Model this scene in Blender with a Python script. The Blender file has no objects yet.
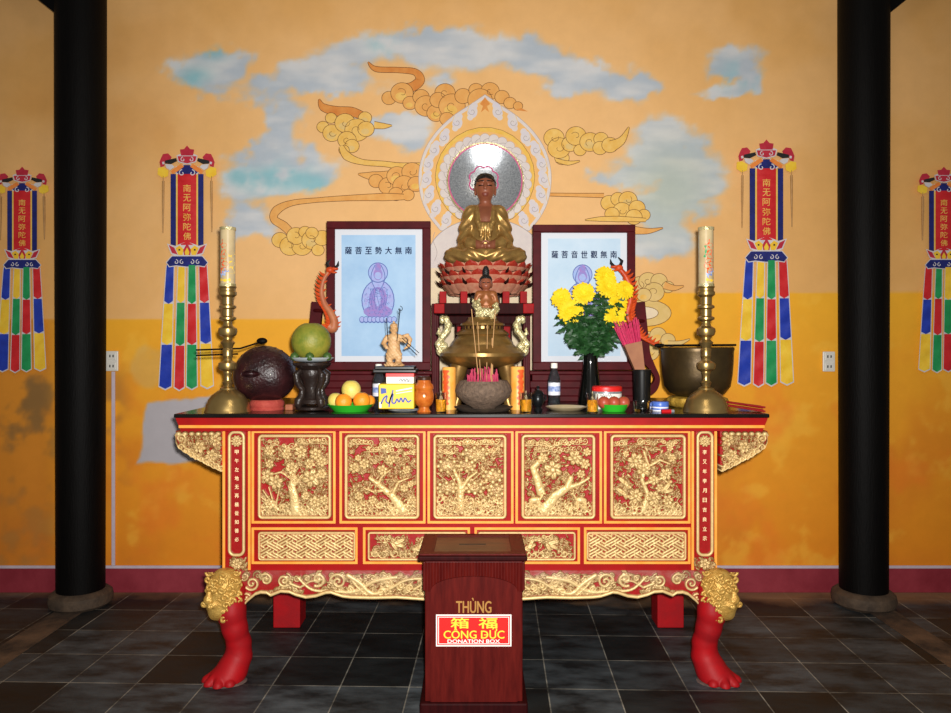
import bpy, math, random
import numpy as np
from mathutils import Vector, Matrix
random.seed(7)
NPR = np.random.RandomState(11)
PI = math.pi
COL = bpy.context.scene.collection

# ------------------------------------------------------------------ camera model (used to survey positions from the photo)
F, CX, HY, EYE = 750.0, 475.5, 345.0, 1.51
def X(px, Y): return (px - CX) / F * Y
def Z(py, Y): return EYE - (py - HY) / F * Y
def P(px, py, Y): return Vector((X(px, Y), Y, Z(py, Y)))
T = 1.201            # height of the altar top
WALL = 4.58          # back wall

def lin(h):
    if isinstance(h, (tuple, list)): r, g, b = h[:3]
    else: r, g, b = [int(h[i:i+2], 16) for i in (0, 2, 4)]
    f = lambda c: (c/255/12.92) if c/255 <= .04045 else ((c/255+.055)/1.055)**2.4
    return (f(r), f(g), f(b), 1.0)

# ------------------------------------------------------------------ materials
def mat(name, c, rough=.5, metal=0., c2=None, scale=12., amount=1., bump=0., bscale=40., coat=0., trans=0., ior=1.45, emit=None, spec=.5, stretch=None, sheen=0.):
    m = bpy.data.materials.new(name); m.use_nodes = True
    nt = m.node_tree; b = nt.nodes['Principled BSDF']
    col = lin(c); b.inputs['Base Color'].default_value = col
    b.inputs['Roughness'].default_value = rough; b.inputs['Metallic'].default_value = metal
    b.inputs['Coat Weight'].default_value = coat; b.inputs['Transmission Weight'].default_value = trans
    b.inputs['IOR'].default_value = ior; b.inputs['Specular IOR Level'].default_value = spec
    b.inputs['Sheen Weight'].default_value = sheen
    tc = nt.nodes.new('ShaderNodeTexCoord'); vec = tc.outputs['Object']
    if stretch:
        mp = nt.nodes.new('ShaderNodeMapping'); mp.inputs['Scale'].default_value = stretch
        nt.links.new(vec, mp.inputs['Vector']); vec = mp.outputs['Vector']
    if c2 is not None:
        n = nt.nodes.new('ShaderNodeTexNoise'); n.inputs['Scale'].default_value = scale; n.inputs['Detail'].default_value = 5
        n.inputs['Roughness'].default_value = .62
        nt.links.new(vec, n.inputs['Vector'])
        r = nt.nodes.new('ShaderNodeValToRGB'); r.color_ramp.elements[0].position = .5-.18/amount; r.color_ramp.elements[1].position = .5+.18/amount
        r.color_ramp.elements[0].color = col; r.color_ramp.elements[1].color = lin(c2)
        nt.links.new(n.outputs['Fac'], r.inputs['Fac']); nt.links.new(r.outputs['Color'], b.inputs['Base Color'])
    if bump:
        n2 = nt.nodes.new('ShaderNodeTexNoise'); n2.inputs['Scale'].default_value = bscale; n2.inputs['Detail'].default_value = 4
        nt.links.new(vec, n2.inputs['Vector'])
        bp = nt.nodes.new('ShaderNodeBump'); bp.inputs['Strength'].default_value = bump; bp.inputs['Distance'].default_value = .01
        nt.links.new(n2.outputs['Fac'], bp.inputs['Height']); nt.links.new(bp.outputs['Normal'], b.inputs['Normal'])
    return m

def attr_mat(name, rough=.5, noise=.1, nscale=60., bump=0., gold=False, spec=.4):
    """colour from the mesh's 'col' attribute; alpha marks gilding when gold is set"""
    m = bpy.data.materials.new(name); m.use_nodes = True
    nt = m.node_tree; b = nt.nodes['Principled BSDF']; N = nt.nodes; L = nt.links
    a = N.new('ShaderNodeAttribute'); a.attribute_name = 'col'
    tc = N.new('ShaderNodeTexCoord')
    n = N.new('ShaderNodeTexNoise'); n.inputs['Scale'].default_value = nscale; n.inputs['Detail'].default_value = 6; n.inputs['Roughness'].default_value = .65
    L.new(tc.outputs['Object'], n.inputs['Vector'])
    mr = N.new('ShaderNodeMapRange'); mr.inputs[1].default_value = .25; mr.inputs[2].default_value = .75
    mr.inputs[3].default_value = 1-noise; mr.inputs[4].default_value = 1+noise
    L.new(n.outputs['Fac'], mr.inputs[0])
    mx = N.new('ShaderNodeVectorMath'); mx.operation = 'SCALE'
    L.new(a.outputs['Color'], mx.inputs[0]); L.new(mr.outputs[0], mx.inputs['Scale'])
    L.new(mx.outputs[0], b.inputs['Base Color'])
    b.inputs['Roughness'].default_value = rough; b.inputs['Specular IOR Level'].default_value = spec
    if gold:
        m1 = N.new('ShaderNodeMath'); m1.operation = 'MULTIPLY'; m1.inputs[1].default_value = .22
        L.new(a.outputs['Alpha'], m1.inputs[0]); L.new(m1.outputs[0], b.inputs['Metallic'])
    if bump:
        bp = N.new('ShaderNodeBump'); bp.inputs['Strength'].default_value = bump; bp.inputs['Distance'].default_value = .004
        L.new(n.outputs['Fac'], bp.inputs['Height']); L.new(bp.outputs['Normal'], b.inputs['Normal'])
    return m

M = {}
M['black_wood'] = mat('black_wood', '040303', .6, c2='080605', scale=6, stretch=(8, 8, 1), bump=.2, bscale=20, spec=.12)
M['stone'] = mat('stone', '33281f', .8, c2='554434', scale=14, bump=.5, bscale=40)
M['cement'] = mat('cement', '6b4f3f', .85, c2='8d6a52', scale=18, bump=.4)
M['maroon_paint'] = mat('maroon_paint', '7d1f2c', .55, c2='92303c', scale=5, bump=.1)
M['lilac_paint'] = mat('lilac_paint', 'b9a9b6', .6, c2='cabbc4', scale=8)
M['plastic_white'] = mat('plastic_white', 'd6d2c8', .35)
M['dark_slot'] = mat('dark_slot', '101010', .6)
M['red_lacquer'] = mat('red_lacquer', '9e0d0c', .5, c2='8a0a0a', scale=7, bump=.06, bscale=25, spec=.2)
M['red_dusty'] = mat('red_dusty', 'a80c14', .55, c2='8c1218', scale=9, bump=.06, spec=.25)
M['orange_line'] = mat('orange_line', 'ee9330', .5, c2='f2a848', scale=14)
M['black_lacquer'] = mat('black_lacquer', '060505', .22, c2='14110f', scale=9)
M['gold_relief'] = attr_mat('gold_relief', .42, .16, 55, .25, gold=True)
M['gold_paint'] = mat('gold_paint', 'd6ae5c', .4, .35, c2='b98a3c', scale=30, bump=.45, bscale=110)
M['throne_red'] = mat('throne_red', '9c1014', .6, c2='7c0c10', scale=20, spec=.15)
M['gold_letter'] = mat('gold_letter', 'f0cd76', .45, .1)
M['plaque_letter'] = mat('plaque_letter', 'f5dca8', .45)
M['pad_stone'] = mat('pad_stone', '4a3c38', .85, c2='7a645c', scale=22, bump=.4)
M['mahogany'] = mat('mahogany', '430b09', .45, c2='5a1510', scale=9, stretch=(6, 6, .8), bump=.05, spec=.12)
M['mahogany_top'] = mat('mahogany_top', '32110a', .4, c2='5a2a16', scale=8, stretch=(.8, 6, 6))
M['mahogany_dark'] = mat('mahogany_dark', '220506', .6, c2='320a0b', scale=9, stretch=(6, 6, .8), spec=.08)
M['frame_wood'] = mat('frame_wood', '3e070d', .5, c2='520d14', scale=12, spec=.12)
M['sign_red'] = mat('sign_red', 'd81f1c', .4)
M['sign_white'] = mat('sign_white', 'f3ece4', .45)
M['sign_yellow'] = mat('sign_yellow', 'f7d23c', .45)
M['gold_dull'] = mat('gold_dull', 'a9793a', .5, .2)
M['brass'] = mat('brass', 'a08350', .3, .85, c2='b4985f', scale=10, bump=.03)
M['brass_dark'] = mat('brass_dark', '6e522a', .36, .6, c2='97753f', scale=14, bump=.08)
M['brass_bright'] = mat('brass_bright', 'd9cda0', .3, .45, c2='a0925c', scale=40, bump=.5, bscale=90)
M['buddha_gold'] = mat('buddha_gold', '94703e', .36, .6, c2='b28e50', scale=22, bump=.06)
M['buddha_skin'] = mat('buddha_skin', '8a5136', .42, .15, c2='7b4530', scale=18)
M['buddha_face'] = mat('buddha_face', '915239', .4, .05, c2='844a33', scale=18)
M['hair_black'] = mat('hair_black', '100d0d', .5)
M['lip_red'] = mat('lip_red', '7a3a2c', .45)
M['eye_white'] = mat('eye_white', '1a1210', .3)
M['lotus_red'] = mat('lotus_red', '8c1c16', .5, c2='a43a26', scale=60, spec=.2)
M['lotus_edge'] = mat('lotus_edge', 'c08a6e', .5, c2='b06a54', scale=40, spec=.2)
M['lotus_dark'] = mat('lotus_dark', '24100d', .5, spec=.1)
M['gray_stone'] = mat('gray_stone', '57463a', .75, c2='7c6654', scale=60, bump=.9, bscale=120)
M['pink_stick'] = mat('pink_stick', 'a8264a', .6, c2='c44a66', scale=50)
M['tan_stick'] = mat('tan_stick', 'b98d5c', .7)
M['candle_orange'] = mat('candle_orange', 'e9952f', .4, c2='f3b65c', scale=12)
M['candle_red'] = mat('candle_red', 'd9421c', .4, c2='e2662e', scale=40)
M['glass'] = mat('glass', 'f4f6f4', .03, trans=1., ior=1.45)
M['oil'] = mat('oil', 'f59a12', .15, c2='f7ac20', scale=20)
M['honey_glass'] = mat('honey_glass', 'a84a14', .08, c2='c87028', scale=30, coat=.8)
M['steel_dark'] = mat('steel_dark', '25282a', .3, .7)
M['water'] = mat('water_bottle', '9aa6ae', .05, trans=.95, ior=1.33, c2='8c98a0', scale=5)
M['label_blue'] = mat('label_blue', '3a5aa8', .45, c2='b8c8e6', scale=70)
M['label_white'] = mat('label_white', 'e2e2ec', .45)
M['box_yellow'] = mat('box_yellow', 'e4bc1a', .45)
M['box_white'] = mat('box_white', 'efe7dc', .45)
M['box_red'] = mat('box_red', 'd2201c', .4)
M['ink_blue'] = mat('ink_blue', '22449c', .45)
M['ink_grey'] = mat('ink_grey', '5c6470', .5)
M['green_plastic'] = mat('green_plastic', '2fae2a', .3)
M['orange_fruit'] = mat('orange_fruit', 'f18a1c', .4, c2='f59d2e', scale=12, bump=.25, bscale=220)
M['yellow_fruit'] = mat('yellow_fruit', 'dcc455', .45, c2='e6d27a', scale=14, bump=.2, bscale=150)
M['pomelo'] = mat('pomelo', '5c6e1e', .5, c2='9a8f34', scale=11, bump=.25, bscale=120)
M['lime'] = mat('lime', '2c4a1e', .4, c2='46602a', scale=16, bump=.2, bscale=150)
M['plum'] = mat('plum', '9c3a2a', .4, c2='b65a3a', scale=20)
M['carved_dark'] = mat('carved_dark', '1d1513', .35, c2='2c201b', scale=18, coat=.2, bump=.3, bscale=70)
M['porcelain'] = mat('porcelain', '9aa3a8', .25, c2='b4bcc0', scale=12)
M['plate_beige'] = mat('plate_beige', 'c9b690', .3, c2='b8a27a', scale=10, coat=.2)
M['wood_fish'] = mat('wood_fish', '190b0d', .36, c2='341618', scale=16, bump=.35, bscale=90, coat=.15)
M['cushion_red'] = mat('cushion_red', '9c332c', .8, c2='b04a3c', scale=30, bump=.4, bscale=120)
M['dragon_orange'] = mat('dragon_orange', 'd9541c', .45, c2='b83a16', scale=40, bump=.3)
M['dragon_tail'] = mat('dragon_tail', 'b87248', .5, c2='a85a38', scale=20)
M['statue_wood'] = mat('statue_wood', 'd2ac7c', .5, c2='b98c5c', scale=30, bump=.25)
M['black_plastic'] = mat('black_plastic', '121212', .32)
M['vase_black'] = mat('vase_black', '0a0c0b', .1, coat=.5)
M['petal_yellow'] = mat('petal_yellow', 'dfb90e', .6, c2='ecd028', scale=40, spec=.2)
M['petal_core'] = mat('petal_core', 'd9b412', .6)
M['leaf_green'] = mat('leaf_green', '16381a', .5, c2='285426', scale=26)
M['stem_green'] = mat('stem_green', '2c5a24', .55)
M['bowl_bronze'] = mat('bowl_bronze', '3e3120', .38, .7, c2='5a4829', scale=6, bump=.08)
M['brocade'] = mat('brocade', 'c89f3c', .5, .15, c2='8e6a22', scale=50, bump=.7, bscale=70)
M['silver'] = mat('silver', 'c6cacf', .19, .6, c2='8c9297', scale=120, amount=1.1, bump=.08, bscale=150)
M['pink_ring'] = mat('pink_ring', 'd25a8c', .5)
M['paper_mat'] = mat('paper_mat', 'd0d4dc', .5, spec=.1)
M['paper_blue'] = mat('paper_blue', '96b8da', .5, c2='aac8e4', scale=5, spec=.1)
M['paper_pale'] = mat('paper_pale', 'b2cade', .5, c2='c2d4e4', scale=5, spec=.1)
M['ink_navy'] = mat('ink_navy', '0f1c46', .7, spec=.1)
M['ink_purple'] = mat('ink_purple', 'a07cba', .6, c2='8088c8', scale=50, spec=.1)
M['ink_lilac'] = mat('ink_lilac', 'a4a2d6', .6, c2='98b4e0', scale=50, spec=.1)
M['ink_outline'] = mat('ink_outline', '4c62a8', .6)
M['kraft'] = mat('kraft', 'a06a48', .6, c2='8e5a3c', scale=14)
M['tin_blue'] = mat('tin_blue', '4a6cc0', .35)
M['lighter_red'] = mat('lighter_red', 'b8161c', .25)
# banners
for n, c, c2 in (('bn_blue', '16309c', '1e3cb0'), ('bn_navy', '10185c', '18227a'), ('bn_red', 'c4161e', 'd4262a'), ('bn_yellow', 'eebb28', 'f4cc3c'), ('bn_green', '128a4a', '1c9c58'),
                 ('bn_white', 'c9c2c4', 'd6d0d0'), ('bn_crimson', 'b01c34', 'c42c40'), ('bn_orange', 'e4782c', 'ee9040'), ('bn_black', '161616', '202020'), ('bn_gold', 'e6b848', 'f0cc6a'), ('bn_tan', 'a9783c', 'bc8c50')):
    M[n] = mat(n, c, .5, c2=c2, scale=22, sheen=.15, bump=.1, bscale=60)
# mural
M['mural_outline'] = mat('mural_outline', '5c3414', .8, c2='7a4a20', scale=30)
M['mural_orange'] = mat('mural_orange', 'dd9a4e', .8, c2='e8ae62', scale=16)
M['mural_gold'] = mat('mural_gold', 'e2ae4e', .8, c2='ecc26e', scale=18)
M['mural_olive'] = mat('mural_olive', 'd6b46a', .8, c2='e2c07e', scale=18)
M['mural_deep'] = mat('mural_deep', 'd07c34', .8, c2='dd9448', scale=18)
M['mural_pale'] = mat('mural_pale', 'ecd9b4', .8, c2='e2ccb0', scale=20)
M['mural_white'] = mat('mural_white', 'ddd3cc', .8, c2='d2c6c4', scale=14)
M['mural_lav'] = mat('mural_lav', 'cfc9d4', .8, c2='d9cfc8', scale=24)
M['mural_peach'] = mat('mural_peach', 'ecba74', .8, c2='e8b068', scale=14)
M['mural_yellow'] = mat('mural_yellow', 'e6b448', .8, c2='eac266', scale=24)
M['mural_grey'] = mat('mural_grey', 'a89c98', .8)

# ------------------------------------------------------------------ mesh builder
class MB:
    def __init__(s): s.v = []; s.f = []; s.m = []; s.sm = []; s.mi = 0
    def add(s, vs, fs, smooth=True):
        o = len(s.v); s.v.extend([tuple(p) for p in vs])
        for f in fs: s.f.append(tuple(i+o for i in f)); s.m.append(s.mi); s.sm.append(smooth)
        return s
    def use(s, i): s.mi = i; return s
    def box(s, a, b, ch=0.):
        (x0, y0, z0), (x1, y1, z1) = a, b
        if ch <= 0:
            vs = [(x, y, z) for z in (z0, z1) for y in (y0, y1) for x in (x0, x1)]
            return s.add(vs, [(0,2,3,1),(4,5,7,6),(0,1,5,4),(2,6,7,3),(0,4,6,2),(1,3,7,5)], False)
        c = min(ch, abs(x1-x0)*.45, abs(y1-y0)*.45, abs(z1-z0)*.45)
        import bmesh
        bm = bmesh.new(); bmesh.ops.create_cube(bm, size=1)
        for v in bm.verts: v.co = Vector((x0+(v.co.x+.5)*(x1-x0), y0+(v.co.y+.5)*(y1-y0), z0+(v.co.z+.5)*(z1-z0)))
        bmesh.ops.bevel(bm, geom=list(bm.edges), offset=c, segments=2, affect='EDGES', profile=.5)
        bm.verts.index_update()
        s.add([v.co[:] for v in bm.verts], [[v.index for v in f.verts] for f in bm.faces], False); bm.free()
        return s
    def lathe(s, c, prof, n=40, sx=1., sy=1., cap=True):
        """prof: list of (r, z) world z offset from c"""
        vs = []; fs = []
        for r, z in prof:
            for k in range(n):
                a = 2*PI*k/n; vs.append((c[0]+math.cos(a)*r*sx, c[1]+math.sin(a)*r*sy, c[2]+z))
        for j in range(len(prof)-1):
            for k in range(n):
                a, b = j*n+k, j*n+(k+1) % n
                fs.append((a, b, b+n, a+n))
        if cap:
            if prof[0][0] > 1e-5: fs.append(tuple(range(n))[::-1])
            if prof[-1][0] > 1e-5: fs.append(tuple((len(prof)-1)*n+k for k in range(n)))
        return s.add(vs, fs)
    def tube(s, pts, r, n=10, cap=True):
        pts = [Vector(p) for p in pts]; m = len(pts)
        rr = r if isinstance(r, (list, tuple)) else [r]*m
        vs = []; fs = []; ref = None
        for i, p in enumerate(pts):
            t = (pts[min(i+1, m-1)]-pts[max(i-1, 0)])
            t = t.normalized() if t.length > 1e-9 else Vector((0, 0, 1))
            if ref is None: ref = Vector((0, 1, 0)) if abs(t.y) < .9 else Vector((1, 0, 0))
            u = (ref - t*ref.dot(t)).normalized(); w = t.cross(u); ref = u
            for k in range(n):
                a = 2*PI*k/n; vs.append(p + (u*math.cos(a)+w*math.sin(a))*rr[i])
        for j in range(m-1):
            for k in range(n):
                a, b = j*n+k, j*n+(k+1) % n; fs.append((a, b, b+n, a+n))
        if cap: fs.append(tuple(range(n))[::-1]); fs.append(tuple((m-1)*n+k for k in range(n)))
        return s.add(vs, fs)
    def ell(s, c, r, nu=20, nv=12, rot=None):
        r = (r, r, r) if not isinstance(r, (tuple, list)) else r
        vs = []; fs = []; c = Vector(c)
        for j in range(1, nv):
            th = PI*j/nv
            for k in range(nu):
                a = 2*PI*k/nu
                p = Vector((r[0]*math.sin(th)*math.cos(a), r[1]*math.sin(th)*math.sin(a), r[2]*math.cos(th)))
                if rot: p = rot @ p
                vs.append(c+p)
        top = Vector((0, 0, r[2])); bot = Vector((0, 0, -r[2]))
        if rot: top = rot @ top; bot = rot @ bot
        vs += [c+top, c+bot]; t = len(vs)-2; b = t+1
        for k in range(nu): fs.append((t, k, (k+1) % nu))
        for j in range(nv-2):
            for k in range(nu):
                a, q = j*nu+k, j*nu+(k+1) % nu; fs.append((a, a+nu, q+nu, q))
        for k in range(nu): fs.append((b, (nv-2)*nu+(k+1) % nu, (nv-2)*nu+k))
        return s.add(vs, fs)
    def poly_px(s, pts, Y, t=.004, smooth=False):
        """polygon given in survey px on the vertical plane Y, thickness t away from the viewer"""
        n = len(pts); vs = [P(x, y, Y) for x, y in pts]
        vs2 = [Vector((p.x, p.y+t, p.z)) for p in vs]
        a = sum(pts[i][0]*pts[(i+1) % n][1]-pts[(i+1) % n][0]*pts[i][1] for i in range(n))
        fr = tuple(range(n)) if a < 0 else tuple(range(n))[::-1]
        fs = [fr]
        if t > 0:
            fs.append(tuple(i+n for i in fr[::-1]))
            for i in range(n):
                j = (i+1) % n; fs.append((i, i+n, j+n, j) if a > 0 else (j, j+n, i+n, i))
        return s.add(vs+vs2 if t > 0 else vs, fs, smooth)
    def strip_px(s, pts, w, Y, t=0.):
        """ribbon along a px polyline with width(s) in px on plane Y"""
        n = len(pts); ww = w if isinstance(w, (list, tuple)) else [w]*n
        L = []; R = []
        for i in range(n):
            a = pts[max(i-1, 0)]; b = pts[min(i+1, n-1)]
            dx, dy = b[0]-a[0], b[1]-a[1]; l = math.hypot(dx, dy) or 1
            nx, ny = -dy/l*ww[i]/2, dx/l*ww[i]/2
            L.append((pts[i][0]+nx, pts[i][1]+ny)); R.append((pts[i][0]-nx, pts[i][1]-ny))
        vs = [P(x, y, Y) for x, y in L+R]
        fs = [(i, i+1, n+i+1, n+i) for i in range(n-1)]
        s.add(vs, fs, False)
        if t > 0:
            vs2 = [Vector((p.x, p.y+t, p.z)) for p in vs]
            b = len(s.v)-len(vs); o = len(s.v); s.v.extend([tuple(p) for p in vs2])
            per = list(range(n))+[n+i for i in range(n-1, -1, -1)]
            for k in range(len(per)):
                i, j = per[k], per[(k+1) % len(per)]
                s.f.append((b+i, b+j, o+j, o+i)); s.m.append(s.mi); s.sm.append(False)
        return s
    def text_px(s, body, x0, x1, y0, y1, Y, bold=0.):
        v, fs = text_geo(body)
        lo, hi = v.min(0), v.max(0); d = np.maximum(hi-lo, 1e-6)
        for k, (dx, dy) in enumerate(((0, 0),) if not bold else ((-1, 0), (1, 0), (0, -.7), (0, .7))):
            s.add([P(x0+bold+(p[0]-lo[0])/d[0]*(x1-x0-2*bold)+dx*bold, y1-(p[1]-lo[1])/d[1]*(y1-y0)+dy*bold, Y-k*.00006) for p in v], fs, False)
        return s
    def build(s, name, mats, parent=None, loc=None, sharp=40):
        me = bpy.data.meshes.new(name)
        o = bpy.data.objects.new(name, me); COL.objects.link(o)
        off = Vector((0, 0, 0))
        if parent is not None:
            q = parent
            while q is not None: off += q.location; q = q.parent
            o.parent = parent
        elif loc is not None: off = Vector(loc); o.location = off
        me.from_pydata([(a-off.x, b-off.y, c-off.z) for a, b, c in s.v], [], s.f)
        for mm in (mats if isinstance(mats, (list, tuple)) else [mats]): me.materials.append(M[mm] if isinstance(mm, str) else mm)
        me.polygons.foreach_set('material_index', s.m); me.polygons.foreach_set('use_smooth', s.sm)
        me.validate(); me.update()
        if sharp and any(s.sm): me.set_sharp_from_angle(angle=math.radians(sharp))
        return o

_tg = {}
def text_geo(body):
    key = body
    if key not in _tg:
        c = bpy.data.curves.new('lettering', 'FONT'); c.body = body; c.resolution_u = 3
        o = bpy.data.objects.new('lettering', c); COL.objects.link(o)
        dg = bpy.context.evaluated_depsgraph_get()
        me = bpy.data.meshes.new_from_object(o.evaluated_get(dg))
        _tg[key] = (np.array([v.co[:] for v in me.vertices]), [tuple(p.vertices) for p in me.polygons])
        bpy.data.objects.remove(o); bpy.data.curves.remove(c); bpy.data.meshes.remove(me)
    return _tg[key]

def tag(o, label, cat, group=None, kind=None):
    if label: o['label'] = label
    if cat: o['category'] = cat
    if group: o['group'] = group
    if kind: o['kind'] = kind
    return o
def thing(name, label, cat, loc, group=None):
    o = bpy.data.objects.new(name, None); COL.objects.link(o); o.location = Vector(loc); o.empty_display_size = .05
    return tag(o, label, cat, group)
def dup(root, loc, label):
    r = root.copy(); COL.objects.link(r); r.location = Vector(loc); r['label'] = label
    for ch in list(root.children):
        c = ch.copy(); COL.objects.link(c); c.parent = r
        for g in ch.children:
            d = g.copy(); COL.objects.link(d); d.parent = c
    return r

def np_mesh(name, V, Q, mats, parent=None, loc=None, col=None, smooth=True, fmat=None, sharp=0):
    """V (n,3) array, Q (m,4) quads"""
    off = Vector((0, 0, 0)); me = bpy.data.meshes.new(name); o = bpy.data.objects.new(name, me); COL.objects.link(o)
    if parent is not None:
        q = parent
        while q is not None: off += q.location; q = q.parent
        o.parent = parent
    elif loc is not None: off = Vector(loc); o.location = off
    V = V - np.array(off[:])
    me.vertices.add(len(V)); me.vertices.foreach_set('co', V.astype(np.float32).ravel())
    k = Q.shape[1]
    me.loops.add(Q.size); me.loops.foreach_set('vertex_index', Q.astype(np.int32).ravel())
    me.polygons.add(len(Q)); me.polygons.foreach_set('loop_start', np.arange(0, Q.size, k, dtype=np.int32))
    me.update(calc_edges=True)
    for mm in (mats if isinstance(mats, (list, tuple)) else [mats]): me.materials.append(M[mm] if isinstance(mm, str) else mm)
    me.polygons.foreach_set('use_smooth', np.full(len(Q), smooth))
    if fmat is not None: me.polygons.foreach_set('material_index', fmat.astype(np.int32))
    if col is not None:
        a = me.color_attributes.new('col', 'FLOAT_COLOR', 'POINT'); a.data.foreach_set('color', col.astype(np.float32).ravel())
    me.validate(); me.update()
    if sharp: me.set_sharp_from_angle(angle=math.radians(sharp))
    return o

# ------------------------------------------------------------------ implicit surfaces -> one continuous mesh
class Field:
    def __init__(s, lo, hi, step):
        s.lo = np.array(lo, float); s.st = step
        n = np.ceil((np.array(hi)-s.lo)/step).astype(int)+1; s.n = n
        g = [s.lo[i]+np.arange(n[i])*step for i in range(3)]
        s.U, s.V, s.W = np.meshgrid(*g, indexing='ij'); s.d = np.full(s.U.shape, 1e3)
    @staticmethod
    def smin(a, b, k):
        if k <= 0: return np.minimum(a, b)
        h = np.clip(.5+.5*(b-a)/k, 0, 1); return b*(1-h)+a*h-k*h*(1-h)
    def put(s, e, k): s.d = s.smin(s.d, e, k); return s
    def cut(s, e, k):
        s.d = -s.smin(-s.d, e, k); return s
    def f_ell(s, c, r):
        r = (r, r, r) if not isinstance(r, (tuple, list)) else r
        k0 = np.sqrt(((s.U-c[0])/r[0])**2+((s.V-c[1])/r[1])**2+((s.W-c[2])/r[2])**2)
        return (k0-1)*min(r)
    def f_cap(s, a, b, ra, rb=None):
        rb = ra if rb is None else rb
        a = np.array(a, float); b = np.array(b, float); ba = b-a; l2 = (ba**2).sum() or 1e-9
        h = np.clip(((s.U-a[0])*ba[0]+(s.V-a[1])*ba[1]+(s.W-a[2])*ba[2])/l2, 0, 1)
        return np.sqrt((s.U-a[0]-h*ba[0])**2+(s.V-a[1]-h*ba[1])**2+(s.W-a[2]-h*ba[2])**2)-(ra+(rb-ra)*h)
    def f_box(s, c, b, rd):
        q = [np.abs(g-c[i])-(b[i]-rd) for i, g in enumerate((s.U, s.V, s.W))]
        return np.sqrt(sum(np.maximum(x, 0)**2 for x in q))+np.minimum(np.maximum(np.maximum(q[0], q[1]), q[2]), 0)-rd
    def ell(s, c, r, k=2.): return s.put(s.f_ell(c, r), k)
    def cap(s, a, b, ra, rb=None, k=2.): return s.put(s.f_cap(a, b, ra, rb), k)
    def chain(s, pts, rs, k=2.):
        for i in range(len(pts)-1): s.cap(pts[i], pts[i+1], rs[i], rs[i+1], k)
        return s
    def mesh(s):
        d = s.d; ins = d < 0
        c = np.zeros(np.array(d.shape)-1, int)
        for i in (0, 1):
            for j in (0, 1):
                for k in (0, 1): c += ins[i:i+c.shape[0], j:j+c.shape[1], k:k+c.shape[2]]
        act = (c > 0) & (c < 8); idx = np.full(c.shape, -1); ii = np.argwhere(act); idx[act] = np.arange(len(ii))
        acc = np.zeros((len(ii), 3)); cnt = np.zeros(len(ii))
        cor = [(i, j, k) for i in (0, 1) for j in (0, 1) for k in (0, 1)]
        for a in range(8):
            for b in range(a+1, 8):
                A, B = np.array(cor[a]), np.array(cor[b])
                if np.abs(A-B).sum() != 1: continue
                pa = ii+A; pb = ii+B
                da = d[pa[:, 0], pa[:, 1], pa[:, 2]]; db = d[pb[:, 0], pb[:, 1], pb[:, 2]]
                m = (da < 0) != (db < 0); t = np.where(m, da/np.where(m, da-db, 1), 0)
                acc[m] += (A+(B-A)*t[:, None])[m]; cnt[m] += 1
        Vv = (ii+acc/cnt[:, None])*s.st+s.lo
        Q = []
        for ax in range(3):
            o = [slice(None)]*3; o2 = [slice(None)]*3
            o[ax] = slice(0, -1); o2[ax] = slice(1, None)
            a, b = ins[tuple(o)], ins[tuple(o2)]; e = np.argwhere(a != b)
            b1, b2 = (ax+1) % 3, (ax+2) % 3
            e = e[(e[:, b1] > 0) & (e[:, b2] > 0) & (e[:, b1] < c.shape[b1]) & (e[:, b2] < c.shape[b2])]
            if not len(e): continue
            u = np.zeros(3, int); u[b1] = 1; w = np.zeros(3, int); w[b2] = 1
            g = lambda p: idx[p[:, 0], p[:, 1], p[:, 2]]
            q = np.stack([g(e-u-w), g(e-w), g(e), g(e-u)], 1)
            fl = b[e[:, 0], e[:, 1], e[:, 2]]
            q[fl] = q[fl][:, ::-1]; Q.append(q)
        Q = np.concatenate(Q); Q = Q[(Q >= 0).all(1)]
        return Vv, Q

def to_world(V, base, s, mirror=1, rot=0.):
    """local (u right, v up, w toward the viewer) -> world"""
    u = V[:, 0]*mirror; w = V[:, 2]
    c, sn = math.cos(rot), math.sin(rot)
    u2 = u*c-w*sn; w2 = u*sn+w*c
    return np.stack([base[0]+u2*s, base[1]-w2*s, base[2]+V[:, 1]*s], 1)

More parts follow.
